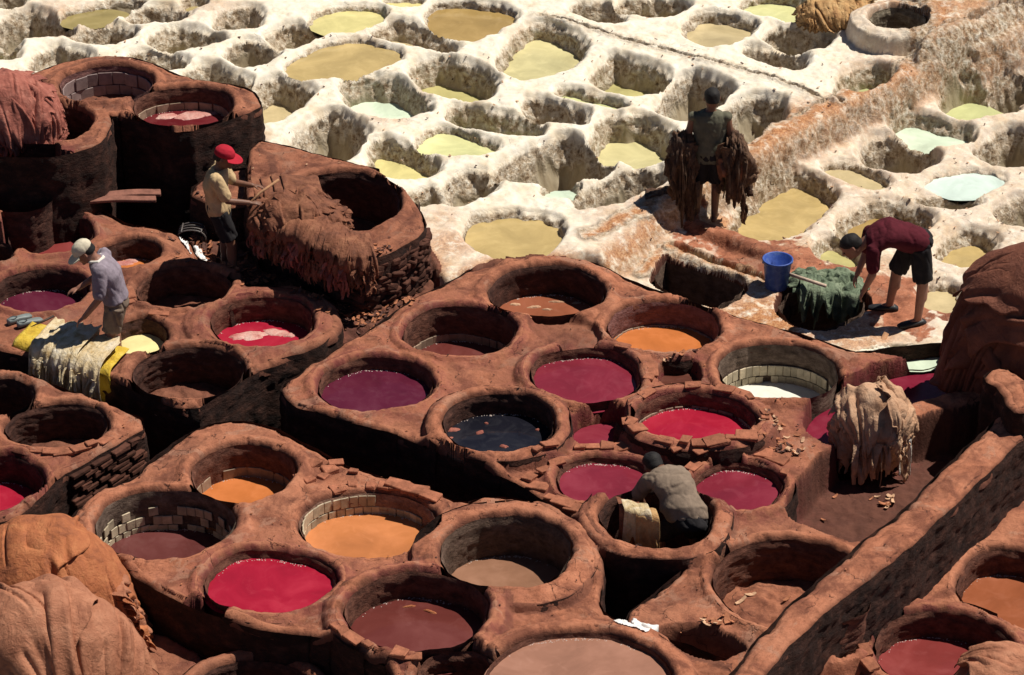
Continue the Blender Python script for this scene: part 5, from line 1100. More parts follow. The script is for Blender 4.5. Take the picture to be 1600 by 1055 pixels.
# ---------------------------------------------------------------- bucket, tools, plank, shoes, rags, scraps
M_BLUE = simple_material('blue_plastic', (.035, .085, .36), .5, .35, 16, .003, .4, c2=(.10, .16, .36))
M_WIRE = simple_material('wire', (.30, .30, .31), .4, .2, 20, 0, .5)
M_WOOD = simple_material('worn_wood', (.36, .19, .10), .8, .35, 12, .006, .3)
M_WOODP = simple_material('pale_wood', (.55, .42, .33), .75, .25, 14, .004, .3)
M_PLANK = simple_material('grey_red_plank', (.22, .095, .07), .85, .35, 10, .01, .25)
def lathe_mesh(name, prof, n=40):
    ph = np.linspace(0, 2 * np.pi, n, endpoint=False); V3 = np.array([[r * math.cos(a), r * math.sin(a), z] for r, z in prof for a in ph]); return np_mesh(name, V3, grid_faces(n, len(prof), True))
def tube_mesh(name, pts, rad, n=10, cap=True):
    pts = [Vector(p) for p in pts]; m = len(pts); rads = rad if isinstance(rad, (list, tuple)) else [rad] * m; Vs = []; Fs = []
    for i, p in enumerate(pts):
        d = (pts[min(i + 1, m - 1)] - pts[max(i - 1, 0)]).normalized(); u = d.orthogonal().normalized() if i == 0 else (u - d * u.dot(d)).normalized(); w = d.cross(u)
        for k in range(n): a = 2 * math.pi * k / n; Vs.append(tuple(p + (u * math.cos(a) + w * math.sin(a)) * rads[i]))
    for i in range(m - 1):
        for k in range(n): a, b = i * n + k, i * n + (k + 1) % n; Fs.append((a, b, b + n, a + n))
    Fs.append(tuple(range(n))[::-1]); Fs.append(tuple((m - 1) * n + k for k in range(n)))
    me = bpy.data.meshes.new(name); me.from_pydata(Vs, [], Fs); me.polygons.foreach_set('use_smooth', np.ones(len(me.polygons), bool)); return me
pb = px(1213, 446, -.28); zb = max(zat(pb[0] + i * .05, pb[1] + j * .05) for i in (-2, 0, 2) for j in (-2, 0, 2)) - .01
t = empty('bucket', (pb[0], pb[1], zb), 'bright blue plastic bucket standing on the pit edge', 'bucket')
add('bucket_body', lathe_mesh('bucket_body', [(.005, .0), (.118, .0), (.122, .006), (.152, .325), (.166, .33), (.168, .348), (.160, .352), (.148, .345), (.116, .02), (.005, .018)]), M_BLUE, t)
add('handle', tube_mesh('handle', [(.162 * math.cos(a), -.02 - .10 * math.sin(a), .338 - .035 * math.sin(a)) for a in np.linspace(0, math.pi, 17)], .006), M_WIRE, t)
for sx in (-1, 1): add('handle_lug', bm_mesh('lug', lambda bm: box_bm(bm, .016, .03, .045, .004)), M_BLUE, t, (sx * .158, 0, .315))
p0, p1 = px(1232, 428, -.14), px(1290, 447, -.10)
tag(add('scraper_handle', tube_mesh('scraper_handle', [p0, Vector(p0).lerp(Vector(p1), .5), p1], .020), M_WOODP), 'pale wooden handle lying across the green hide', 'tool')
pA, pB = Vector(px(1305, 536, 0)), Vector(px(1388, 487, 0)); pA.z = zat(pA.x, pA.y) + .05; pB.z = zat(pB.x, pB.y) + .06
tag(add('wooden_pole', tube_mesh('wooden_pole', [pA, pA.lerp(pB, .35) + Vector((0, 0, .012)), pA.lerp(pB, .7), pB], [.022, .024, .027, .03]), M_WOOD), 'bent wooden pole lying before the stooping man in maroon', 'pole')
q0, q1 = Vector(px(96, 312, .14)), Vector(px(250, 306, .10)); dv = (q1 - q0); t = empty('plank', q0.lerp(q1, .5), 'rough split plank bridging the black gap below the tall block', 'plank')
for k, (w, yo, ln) in enumerate(((.13, .075, 1.0), (.11, -.055, .93))):
    me = bm_mesh('board', lambda bm: (box_bm(bm, dv.length * ln, w, .035, .006), bmesh.ops.subdivide_edges(bm, edges=[e for e in bm.edges if e.calc_length() > .6], cuts=8)))
    for q in me.vertices: q.co.y += .012 * math.sin(q.co.x * 7 + k) ; q.co.z += .006 * math.sin(q.co.x * 5 + k * 2)
    me.materials.append(M_PLANK); o = add('board', me, None, t, (0, yo, 0)); o.rotation_euler = (0, -math.asin(dv.z / dv.length), math.atan2(dv.y, dv.x))
M_RUBBER = simple_material('grey_rubber', (.17, .20, .20), .5, .2, 10, .002, .4)
def shoe(parent, loc, rz):
    secs = [(-.13, .030, .055), (-.115, .038, .062), (-.06, .038, .060), (0, .036, .056), (.05, .042, .050), (.10, .044, .042), (.135, .034, .034), (.15, .012, .02)]
    nu = 16; V3 = []
    for x, w, h in secs:
        for k in range(nu):
            a = 2 * math.pi * k / nu; V3.append((x, w * math.copysign(abs(math.cos(a)) ** .7, math.cos(a)), max(0, h * .5 + h * .5 * math.copysign(abs(math.sin(a)) ** .7, math.sin(a)))))
    me = np_mesh('shoe', np.array(V3), grid_faces(nu, len(secs), True)); bm = bmesh.new(); bm.from_mesh(me)
    bmesh.ops.holes_fill(bm, edges=[e for e in bm.edges if e.is_boundary]); bm.to_mesh(me); bm.free()
    root = empty('shoe', loc, parent, 'shoe', 'pair of grey shoes'); root.rotation_euler.z = rz
    add('upper', me, M_RUBBER, root)
    m2 = lathe_mesh('opening', [(.001, .058), (.026, .058), (.031, .064), (.034, .060)], 20); m2.transform(Matrix.Diagonal((1.5, 1, 1, 1)) @ Matrix.Translation((-.045, 0, 0))); add('opening', m2, simple_material('shoe_lining', (.04, .045, .05), .8, .1), root)
for x, y, rz, lab in ((30, 502, 38, 'grey rubber shoe farther from the yellow cloth'), (46, 508, 32, 'grey rubber shoe lying next to the yellow cloth')):
    p = px(x, y, 0); shoe(lab, (p[0], p[1], zat(p[0], p[1]) + .002), R(rz))
def rag(name, x, y, z, w, h, mat, lab, seed, cat='rag', lift=.05, rz=0):
    p = px(x, y, z); n = 34; u = np.linspace(-.5, .5, n); U, T = np.meshgrid(u, u)
    X_ = U * w * (1 + .25 * pn2(T * 2 + seed, U * 0, 2)); Y_ = T * h * (1 + .25 * pn2(U * 2 + seed, T * 0 + 2, 3)); c, s2 = math.cos(rz), math.sin(rz)
    XX, YY = p[0] + c * X_ - s2 * Y_, p[1] + s2 * X_ + c * Y_
    ZZ = np.vectorize(zat)(XX, YY); ZZ = np.maximum(ZZ, ZZ.max() - .25); ZZ = ZZ + .012 + lift * np.abs(fb2(X_ * 1.0 + seed, Y_ + seed, 7, 3, seed)) * (1 - 1.2 * np.maximum(np.abs(U), np.abs(T)))
    base = (p[0], p[1], float(ZZ.min())); me = np_mesh(name, np.stack([XX, YY, ZZ], -1).reshape(-1, 3) - np.array(base), grid_faces(n, n)); o = add(name, me, mat, None, base)
    m = o.modifiers.new('thickness', 'SOLIDIFY'); m.thickness = .005; tag(o, lab, cat); return o
M_CLOTH_W = simple_material('white_cloth', (.74, .73, .72), .9, .1, 8, .004, .2)
rag('rag', 302, 393, -.1, .20, .42, M_CLOTH_W, 'crumpled white rag among the scraps behind the man in red cap', 3, rz=R(25), lift=.09)
rag('cloth', 992, 977, .03, .36, .22, M_CLOTH_W, 'white cloth left on the rim of the wide pinkish tan vat', 5, 'cloth', rz=R(-28), lift=.06)
rag('hide_scrap', 1040, 330, -.2, .5, .3, HM['dark'], 'dark hide scrap on the ridge below the standing man', 8, 'hide', .05)
pk = [px(47, 512, .06), px(84, 494, .10)]
tag(add('knife', tube_mesh('knife', [pk[0], Vector(pk[0]).lerp(Vector(pk[1]), .6), pk[1]], [.008, .012, .014]), simple_material('dark_tool', (.05, .032, .026), .6)), 'dark scraping knife lying on the yellow cloth', 'knife')
M_TIN = simple_material('dark_tin', (.10, .085, .08), .5, .3, 10, .003, .5)
p = px(300, 366, -.05); t = empty('broken_crate', (p[0], p[1], zat(p[0], p[1])), 'dark broken wire crate beside the white rag', 'crate')
for k in range(4):
    add('wire_hoop', tube_mesh('wire_hoop', [(.16 * math.cos(a) , -.06 + .06 * k, .02 + .15 * max(0, math.sin(a)) ** .6) for a in np.linspace(0, math.pi, 13)], .009), M_TIN, t)
add('wire_side', tube_mesh('wire_side', [(.11, -.07, .15), (.11, .14, .15)], .009), M_TIN, t); add('wire_side', tube_mesh('wire_side', [(-.11, -.07, .15), (-.11, .14, .15)], .009), M_TIN, t)

def scraps(name, areas, n, mats, smin, smax, seed, curl=.5):
    """torn scraps of hide, bark and dirt, too many to count"""
    r = random.Random(seed)
    for mi, mt in enumerate(mats):
        Vs, Fs = [], []
        for _ in range(n // len(mats)):
            x, y, rx_, ry_, z0 = r.choice(areas); p = px(x + r.gauss(0, rx_), y + r.gauss(0, ry_), z0); zz = zat(p[0], p[1])
            if zz < z0 - .35: continue
            L = r.uniform(smin, smax); w = L * r.uniform(.2, .6); a = r.uniform(0, 6.28); e = Vector((math.cos(a), math.sin(a), r.uniform(-.3, .5))); g = Vector((-math.sin(a), math.cos(a), r.uniform(-.3, .3))); c0 = Vector((p[0], p[1], zz + .012)); b0 = len(Vs)
            for j in range(4):
                t = j / 3 - .5; cc = c0 + e * L * t + Vector((0, 0, curl * L * (t * t - .1) + .006)); k = w * (1 - abs(t) * r.uniform(.3, 1.3)) * .5 + .002
                Vs += [cc + g * k, cc - g * k, cc - g * k - Vector((0, 0, .006)), cc + g * k - Vector((0, 0, .006))]
            for j in range(3):
                for q in range(4): A_, B_ = b0 + j * 4 + q, b0 + j * 4 + (q + 1) % 4; Fs.append((A_, A_ + 4, B_ + 4, B_))
            Fs.append((b0, b0 + 1, b0 + 2, b0 + 3)); Fs.append((b0 + 15, b0 + 14, b0 + 13, b0 + 12))
        me = bpy.data.meshes.new(name); me.from_pydata([tuple(v) for v in Vs], [], Fs); o = add(name, me, mt); o['kind'] = 'stuff'
M_SCR = simple_material('scrap', (.36, .14, .07), .85, .4, 20); M_SCR2 = simple_material('scrap_pale', (.52, .32, .2), .85, .3, 20); M_SCR3 = simple_material('scrap_dark', (.09, .04, .03), .85, .4, 20)
FLO = [(330, 415, 26, 14, -.22), (380, 440, 22, 10, -.22), (410, 455, 20, 8, -.2), (520, 485, 26, 10, -.22), (560, 505, 24, 9, -.22), (600, 490, 20, 10, -.22), (310, 385, 12, 8, -.2)]
scraps('floor_scraps', FLO, 560, [M_SCR, M_SCR3, M_SCR3, M_SCR], .03, .11, 1)
scraps('hide_trimmings', [(1225, 690, 16, 14, 0), (1240, 705, 14, 6, 0), (1062, 585, 14, 7, -.16), (1208, 672, 8, 8, 0)], 90, [M_SCR, M_SCR3, M_SCR2], .03, .08, 2)
scraps('bay_scraps', [(1360, 738, 16, 4, -.48), (1385, 790, 8, 3, -.48), (1390, 780, 8, 4, -.48), (1300, 780, 30, 20, -.48), (1120, 1020, 14, 5, -.35), (1200, 940, 30, 16, -.45)], 34, [M_SCR, M_SCR2], .02, .13, 3)
scraps('grit', [(x, y, 120, 60, 0.0) for x in (300, 520, 760, 980, 1180) for y in (560, 680, 800, 900)], 700, [M_SCR, M_SCR3], .008, .022, 4, .2)
scraps('lime_crumbs', [(x, y, 130, 40, 0.0) for x in (150, 450, 750, 1050) for y in (40, 120, 200, 280)] + [(x, y, 80, 40, -.3) for x in (1250, 1400, 1520) for y in (200, 300, 380)], 700, [M_SCR3, M_SCR2], .012, .04, 5, .2)
scraps('grit_tuft', [(240, 690, 5, 6, -.5)], 30, [M_SCR2], .05, .12, 6)

# ---------------------------------------------------------------- people
def loft(rings, n=20):
    """closed surface through elliptical rings: (centre, axis_u, axis_v)"""
    Vs, Fs = [], []
    for c, u, w in rings:
        for k in range(n): a = 2 * math.pi * k / n; Vs.append(Vector(c) + Vector(u) * math.cos(a) + Vector(w) * math.sin(a))
    m = len(rings)
    for i in range(m - 1):
        for k in range(n): a, b = i * n + k, i * n + (k + 1) % n; Fs.append((a, b, b + n, a + n))
    Fs.append(tuple(range(n))[::-1]); Fs.append(tuple((m - 1) * n + k for k in range(n)))
    return Vs, Fs
def limb(pts, rads, n=16, caps=True):
    pts = [Vector(p) for p in pts]; rings = []; m = len(pts); u = None
    P, Q = [], []
    for i in range(m):
        P.append(pts[i]); Q.append(rads[i])
        if i < m - 1:
            for t in (.33, .67): P.append(pts[i].lerp(pts[i + 1], t)); Q.append(rads[i] + (rads[i + 1] - rads[i]) * t)
    for i, p in enumerate(P):
        d = (P[min(i + 1, len(P) - 1)] - P[max(i - 1, 0)]).normalized(); u = d.orthogonal().normalized() if u is None else (u - d * u.dot(d)).normalized(); w = d.cross(u)
        if i == 0 and caps: rings += [(p - d * Q[i] * .9, u * Q[i] * .35, w * Q[i] * .35), (p - d * Q[i] * .5, u * Q[i] * .82, w * Q[i] * .82)]
        rings.append((p, u * Q[i], w * Q[i]))
        if i == len(P) - 1 and caps: rings += [(p + d * Q[i] * .5, u * Q[i] * .82, w * Q[i] * .82), (p + d * Q[i] * .9, u * Q[i] * .35, w * Q[i] * .35)]
    return loft(rings, n)
def ball(c, rx_, ry_, rz_, n=16):
    rings = []
    for k in range(1, 10):
        a = math.pi * k / 10; rings.append((Vector(c) + Vector((0, 0, -rz_ * math.cos(a))), Vector((rx_ * math.sin(a), 0, 0)), Vector((0, ry_ * math.sin(a), 0))))
    return loft(rings, n)
def solid(name, parts, voxel, mat, parent, folds=0, seed=0, smooth=3, cut=None):
    Vs, Fs = [], []
    for v, f in parts:
        b = len(Vs); Vs += [tuple(q) for q in v]; Fs += [tuple(i + b for i in g) for g in f]
    me = bpy.data.meshes.new(name); me.from_pydata(Vs, [], Fs); tmp = bpy.data.objects.new('tmp', me); COL.objects.link(tmp)
    m = tmp.modifiers.new('r', 'REMESH'); m.mode = 'VOXEL'; m.voxel_size = voxel; m.use_smooth_shade = True
    if smooth: q = tmp.modifiers.new('s', 'SMOOTH'); q.iterations = smooth; q.factor = .5
    dg = bpy.context.evaluated_depsgraph_get(); dg.update(); out = bpy.data.meshes.new_from_object(tmp.evaluated_get(dg)); out.name = name
    bpy.data.objects.remove(tmp); bpy.data.meshes.remove(me)
    n = len(out.vertices); co = np.empty(n * 3, np.float32); out.vertices.foreach_get('co', co); co = co.reshape(-1, 3)
    if folds:
        nr = np.empty(n * 3, np.float32); out.vertices.foreach_get('normal', nr); nr = nr.reshape(-1, 3)
        nf = pn3(co[:, 0] * 7 + co[:, 2] * 2, co[:, 1] * 7, co[:, 2] * 3.0, seed); nf2 = pn3(co[:, 0] * 13, co[:, 1] * 13 + co[:, 2] * 4, co[:, 2] * 5, seed + 3); d = folds * (.55 * nf - .8 * np.exp(-(nf / .10) ** 2) + .25 - .35 * np.exp(-(nf2 / .12) ** 2)); co = co + nr * d[:, None]
    out.vertices.foreach_set('co', co.ravel()); out.polygons.foreach_set('use_smooth', np.ones(len(out.polygons), bool)); out.materials.clear(); out.materials.append(mat)
    return add(name, out, None, parent)
M_SKIN = simple_material('skin', (.17, .078, .048), .55, .18, 9, .002, .4); M_SKIN_L = simple_material('skin_light', (.27, .125, .085), .55, .2, 9, .002, .4)
M_HAIR = simple_material('hair', (.012, .010, .010), .7, .3, 40, .006, .3)
def hand(w, fwd, side, up, s=1.0, curl=.6, mirror=1):
    """palm and five fingers from the wrist w; fwd along the fingers, side towards the thumb, up = back of the hand"""
    w, f, sd, u = Vector(w), Vector(fwd).normalized(), Vector(side).normalized(), Vector(up).normalized()
    parts = [loft([(w, sd * .026 * s, u * .018 * s), (w + f * .035 * s, sd * .036 * s, u * .017 * s), (w + f * .075 * s, sd * .041 * s, u * .015 * s), (w + f * .09 * s, sd * .038 * s, u * .012 * s)], 14)]
    for k, (o_, L) in enumerate(((.029, .070), (.010, .080), (-.010, .074), (-.029, .058))):
        b = w + (f * .082 + sd * o_) * s; a1 = curl * .5; a2 = curl * 1.3
        k1 = b + (f * math.cos(a1) - u * math.sin(a1)) * L * .5 * s; k2 = k1 + (f * math.cos(a2) - u * math.sin(a2)) * L * .5 * s
        parts.append(limb([b, k1, k2], [.0095 * s, .009 * s, .0075 * s], 10))
    tb = w + (f * .025 + sd * .030) * s; t1 = tb + (f * .6 + sd * .75 - u * .2).normalized() * .038 * s; t2 = t1 + (f * .9 + sd * .25 - u * .4).normalized() * .032 * s
    parts.append(limb([tb, t1, t2], [.012 * s, .011 * s, .009 * s], 10)); return parts
def foot(ank, toe_dir, s=1.0):
    a = Vector(ank); d = Vector((toe_dir[0], toe_dir[1], 0)).normalized(); sd = Vector((-d.y, d.x, 0)); z = Vector((0, 0, 1)); g = Vector((a.x, a.y, a.z - .075 * s))
    return [loft([(g - d * .06 * s + z * .03, sd * .026 * s, z * .028 * s), (g - d * .03 * s + z * .035, sd * .034 * s, z * .035 * s), (g + d * .05 * s + z * .035, sd * .038 * s, z * .035 * s), (g + d * .12 * s + z * .022, sd * .044 * s, z * .022 * s), (g + d * .165 * s + z * .014, sd * .036 * s, z * .013 * s)], 14)] + [limb([g + d * .15 * s + sd * .030 * s * k + z * .012, g + d * (.185 - .012 * abs(k - .8)) * s + sd * .034 * s * k + z * .010], [.010 * s, .008 * s], 8) for k in (-1, -.5, 0, .5, 1)]
def head(parent, c, look, up=(0, 0, 1), hair=True, s=1.0, skin=None):
    """returns body solids of head and neck; face features are children"""
    c = Vector(c); f = Vector(look).normalized(); u = Vector(up); u = (u - f * u.dot(f)).normalized(); sd = u.cross(f)
    H = .115 * s
    rings = []
    for t, rf, rs, of in ((-1.0, .40, .34, .15), (-.85, .58, .48, .14), (-.6, .72, .60, .08), (-.3, .82, .66, .02), (0, .90, .71, -.02), (.3, .92, .72, -.05), (.6, .82, .66, -.06), (.82, .58, .48, -.06), (.97, .26, .22, -.06)):
        rings.append((c + u * t * H + f * of * H * .6, f * rf * H, sd * rs * H))
    parts = [loft(rings, 20)]
    parts.append(limb([c + f * H * .80 + u * H * .10, c + f * H * 1.03 - u * H * .20, c + f * H * .92 - u * H * .26], [.010 * s, .014 * s, .014 * s], 10))      # nose
    parts.append(limb([c + f * H * .80 - u * H * .52 - sd * .018, c + f * H * .86 - u * H * .53, c + f * H * .80 - u * H * .52 + sd * .018], [.008, .010, .008], 8))   # lips
    parts.append(limb([c + f * H * .72 - u * H * .85, c + f * H * .80 - u * H * .84], [.02, .018], 10))
    for q in (-1, 1): parts.append(limb([c + sd * q * H * .72 + u * H * .12 - f * H * .08, c + sd * q * H * .80 - u * H * .18 - f * H * .05], [.014 * s, .011 * s], 10))
    eyes = [limb([c + f * H * .80 + sd * q * H * .32 + u * H * .02, c + f * H * .815 + sd * q * H * .32 + u * H * .02], [.010, .010], 10) for q in (-1, 1)]
    hr = None
    if hair:
        rr = []
        for t, rf, rs, of in ((-.35, .55, .60, -.50), (-.1, .72, .72, -.32), (.15, .84, .77, -.18), (.4, .92, .79, -.11), (.65, .88, .74, -.08), (.88, .64, .54, -.07), (1.06, .28, .24, -.06)): rr.append((c + u * t * H + f * of * H, f * rf * H, sd * rs * H))
        hr = loft(rr, 20)
    return parts, eyes, hr, (c, f, u, sd, H)
def person(label, loc, J, look, skin, hand_dirs, toe, shirt, shorts, hair=True, sleeve=.75, short_len=.85, bare_arm=False, belly=1.0, shirt_mat=None, short_mat=None, head_up=(0, 0, 1), curl=.7, shirt_low=.06):
    t = empty('person', loc, label, 'person')
    j = {k: Vector(v) for k, v in J.items()}
    sp = (j['neck'] - j['pel']).normalized(); ax = (j['shR'] - j['shL']).normalized(); fr = sp.cross(ax).normalized(); ch = j['chest']; pel = j['pel']; hx = (j['hipR'] - j['hipL']).normalized(); frp = (ch - pel).normalized().cross(hx).normalized()
    d1 = (ch - pel).normalized(); d2 = (j['neck'] - ch).normalized()
    def torso(k, lo=-.10, up=True):
        w = belly
        rg = [(pel + d1 * lo, hx * .135 * k, frp * .10 * k), (pel, hx * .160 * k, frp * .112 * k), (pel.lerp(ch, .35), hx * .145 * k * w, frp * .105 * k * w), (pel.lerp(ch, .7), (hx + ax).normalized() * .152 * k, (frp + fr).normalized() * .110 * k), (ch, ax * .168 * k, fr * .115 * k), (ch.lerp(j['neck'], .5), ax * .180 * k, fr * .105 * k), (ch.lerp(j['neck'], .82), ax * .150 * k, fr * .085 * k), (j['neck'] + d2 * .005, ax * .065 * k, fr * .06 * k)]
        return loft(rg, 24)
    hp, eyes, hr, hd = head(t, j['head'], look, head_up, hair)
    nk = limb([j['neck'] - d2 * .03, hd[0] - hd[2] * hd[4] * .55 - hd[1] * .02], [.055, .050], 14)
    body = [torso(.93), nk] + hp
    for s_ in 'LR':
        body.append(limb([j['sh' + s_], j['el' + s_], j['wr' + s_]], [.052, .040, .027])); body += hand(j['wr' + s_], *hand_dirs[s_], s=.95, curl=curl)
        body.append(limb([j['hip' + s_], j['kn' + s_], j['an' + s_]], [.085, .056, .038]))
        cf = j['kn' + s_].lerp(j['an' + s_], .28); bk = -Vector((toe[s_][0], toe[s_][1], 0)).normalized() * .018; body.append(limb([cf + bk - Vector((0, 0, -.06)), cf + bk - Vector((0, 0, .06))], [.045, .045])); body += foot(j['an' + s_], toe[s_])
    bo = solid('body', body, .0095, skin, t, smooth=2)
    if hr: solid('hair', [hr], .012, M_HAIR, bo, .004, 3, 1)
    for ey in eyes: solid('eye', [ey], .006, M_HAIR, bo, smooth=0)
    if shirt:
        g = [torso(1.19, -shirt_low)]
        for s_ in 'LR':
            if not bare_arm: g.append(limb([j['sh' + s_], j['sh' + s_].lerp(j['el' + s_], sleeve)], [.078, .070], caps=True))
            else: g.append(ball(j['sh' + s_] - d2 * .01, .07, .07, .06))
        solid('shirt', g, .011, shirt_mat, t, .009, 5, 2)
    if shorts:
        g = [loft([(pel + d1 * .09, hx * .158, frp * .118), (pel, hx * .178, frp * .128), (pel - d1 * .08, hx * .165, frp * .125), (pel - d1 * .12, hx * .12, frp * .1)], 22)]
        for s_ in 'LR':
            e = j['hip' + s_].lerp(j['kn' + s_], min(short_len, 1.0)); P_ = [j['hip' + s_], e]; Q_ = [.105, .098]
            if short_len > 1: P_.append(j['kn' + s_].lerp(j['an' + s_], short_len - 1)); Q_ = [.105, .085, .075]
            g.append(limb(P_, Q_, caps=False))
        solid('shorts', g, .011, short_mat, t, .016, 8, 1)
    return t, j, hd
def cap(t, hd, mat, s=1.0, brim=True):
    c, f, u, sd, H = hd; rr = []
    for q, rf, rs, of in ((.22, .98, .84, -.04), (.45, 1.0, .86, -.05), (.75, .92, .80, -.07), (1.02, .66, .58, -.08), (1.16, .25, .22, -.08)): rr.append((c + u * q * H + f * of * H, f * rf * H, sd * rs * H))
    cp = solid('cap', [loft(rr, 22)], .010, mat, t, .003, 4, 1)
    if brim:
        Vs, Fs = [], []; n = 12
        for k in range(n + 1):
            a = -1.15 + 2.3 * k / n
            for rad, dz in ((.80, .26), (1.0 + .75 * math.cos(a * .9), .20 - .10 * math.cos(a))):
                p = c + (f * math.cos(a) + sd * math.sin(a) * .86) * H * rad + u * H * dz
                Vs += [p + u * .004, p - u * .004]
        for k in range(n):
            b = k * 4; Fs += [(b, b + 2, b + 6, b + 4), (b + 1, b + 5, b + 7, b + 3), (b + 2, b + 3, b + 7, b + 6)]
        me = bpy.data.meshes.new('brim'); me.from_pydata([tuple(v) for v in Vs], [], Fs); add('cap_brim', me, mat, cp)
def cloth_mat(name, c, var=.25): return simple_material(name, c, .9, var, 10, .006, .15)
MC = dict(cream=cloth_mat('shirt_cream', (.50, .36, .20)), black=cloth_mat('shorts_black', (.022, .020, .022)), red=cloth_mat('cap_red', (.38, .018, .034), .15), white=cloth_mat('cap_white', (.58, .52, .40), .2), violet=cloth_mat('shirt_violet', (.25, .21, .25)), khaki=cloth_mat('shorts_khaki', (.20, .15, .115)), moss=cloth_mat('vest_moss', (.12, .115, .082)), maroon=cloth_mat('shirt_maroon', (.085, .012, .020)), grey=cloth_mat('shirt_grey', (.22, .165, .125)), collar=cloth_mat('collar_white', (.7, .66, .6), .05))
Zv = Vector((0, 0, 1))
# man in the red cap
p = px(352, 428, -.14); z0 = zat(p[0], p[1])
t, j, hd = person('man in red cap and dirty cream shirt reaching over the fringed hides', (p[0], p[1], z0), dict(anL=(-.02, .10, .075), knL=(.02, .10, .44), hipL=(-.02, .085, .83), anR=(.10, -.09, .075), knR=(.10, -.09, .44), hipR=(-.02, -.085, .83), pel=(-.03, 0, .88), chest=(-.05, 0, 1.14), neck=(.0, 0, 1.33), head=(.065, -.01, 1.46), shL=(-.01, .17, 1.28), elL=(.12, .20, 1.06), wrL=(.33, .14, 1.05), shR=(-.02, -.17, 1.28), elR=(.10, -.21, 1.04), wrR=(.32, -.15, .99)), (1, -.12, -.28), M_SKIN, {'L': ((1, 0, -.1), (0, -1, 0.2), (0, .2, 1)), 'R': ((1, .1, -.05), (0, 1, .2), (0, -.2, 1))}, {'L': (1, .1), 'R': (1, -.25)}, True, True, True, shirt_mat=MC['cream'], short_mat=MC['black'], sleeve=.8, short_len=.8, shirt_low=.10)
cap(t, hd, MC['red'])
pt = Vector((p[0], p[1], z0)); tag(add('staff', tube_mesh('staff', [pt + Vector((.30, -.18, .97)), pt + Vector((.43, -.05, 1.06)), pt + Vector((.62, .10, 1.14))], .014), M_WOOD), 'short wooden staff gripped by the man in red cap', 'staff')
# man in the white cap
p = px(186, 582, -.34)
t, j, hd = person('man in white cap and violet grey shirt handling the pale hanging hides', (p[0], p[1], -.36), dict(anL=(.02, .12, .075), knL=(-.05, .12, .46), hipL=(.03, .09, .86), anR=(.03, -.08, .075), knR=(-.05, -.09, .46), hipR=(.03, -.09, .86), pel=(.03, 0, .91), chest=(-.02, 0, 1.18), neck=(-.13, -.02, 1.37), head=(-.24, -.04, 1.455), shL=(-.08, .18, 1.31), elL=(-.17, .21, 1.05), wrL=(-.36, .12, .95), shR=(-.08, -.18, 1.31), elR=(-.10, -.24, 1.02), wrR=(-.27, -.22, .80)), (-1, -.2, -.75), M_SKIN_L, {'L': ((-1, -.2, -.3), (0, -1, 0), (-.2, 0, 1)), 'R': ((-.8, 0, -.7), (0, 1, 0), (-.6, 0, .8))}, {'L': (-1, 0), 'R': (-1, -.1)}, True, True, True, shirt_mat=MC['violet'], short_mat=MC['khaki'], sleeve=.85, short_len=.72, shirt_low=.02)
cap(t, hd, MC['white'])
nk = j['neck']; solid('collar', [limb([nk + Vector((-.06, -.065, -.01)), nk + Vector((.03, -.085, .0)), nk + Vector((.075, 0, .01)), nk + Vector((.03, .085, 0))], [.016, .020, .02, .016], 10)], .008, MC['collar'], t)
# man standing with hides
p = px(1103, 347, -.3); z0 = zat(p[0], p[1])
t, j, hd = person('barefoot man in sleeveless moss shirt seen from behind carrying hides', (p[0], p[1], z0), dict(anL=(-.11, .02, .075), knL=(-.10, .03, .45), hipL=(-.085, 0, .84), anR=(.09, -.02, .075), knR=(.10, .03, .45), hipR=(.085, 0, .84), pel=(0, 0, .89), chest=(0, .01, 1.16), neck=(0, .01, 1.37), head=(.015, .03, 1.51), shL=(-.18, .0, 1.31), elL=(-.24, .0, 1.06), wrL=(-.26, .06, .86), shR=(.18, 0, 1.31), elR=(.24, 0, 1.06), wrR=(.25, .06, .86)), (-.1, 1, -.15), M_SKIN, {'L': ((0, .15, -1), (0, 1, .1), (-1, 0, 0)), 'R': ((0, .15, -1), (0, 1, .1), (1, 0, 0))}, {'L': (-.2, 1), 'R': (.2, 1)}, True, True, True, bare_arm=True, shirt_mat=MC['moss'], short_mat=MC['black'], short_len=.9, shirt_low=.14, curl=1.2)
pb_ = Vector((p[0], p[1], z0))
for sx, lab, L, wd in ((-1, 'shaggy dark hides hanging to the ground from the left hand of the standing man', .80, .25), (1, 'shaggy dark hides hanging from the right hand of the standing man', .60, .24)):
    c = pb_ + Vector((sx * .255, .02, .90)); tt = empty('carried_hides', c, lab, 'hides')
    core(tt, c, wd * .42, .12, .14, HM['dark'], 1, L * .4)
    for k in range(4): drape_hide(tt, c + Vector((sx * .02 * k, -.02 * k, -.03 * k)), wd * .46, .13, .22, (.25 * (k - 1.5), -.2 * (k > 0)), (1.25 + .1 * k, 1.7 + .15 * (k % 2)), 12 * (k - 1.5), .012 * k, -88, 3.5, .035, 301 + k * 5 + (sx > 0) * 40, HM['dark'], hang=L * .85, strips=5, crumple=.05, n=80)
    for q in range(3):
        tassels(tt, c + Vector((-wd * .55, -.10, .12 - .2 * q)), c + Vector((wd * .55, -.10, .10 - .2 * q)), 9, L * .25, L * .55, HM['dark' if q != 1 else 'brown'], 31 + sx + q * 5, (0, -1), .07, .045)
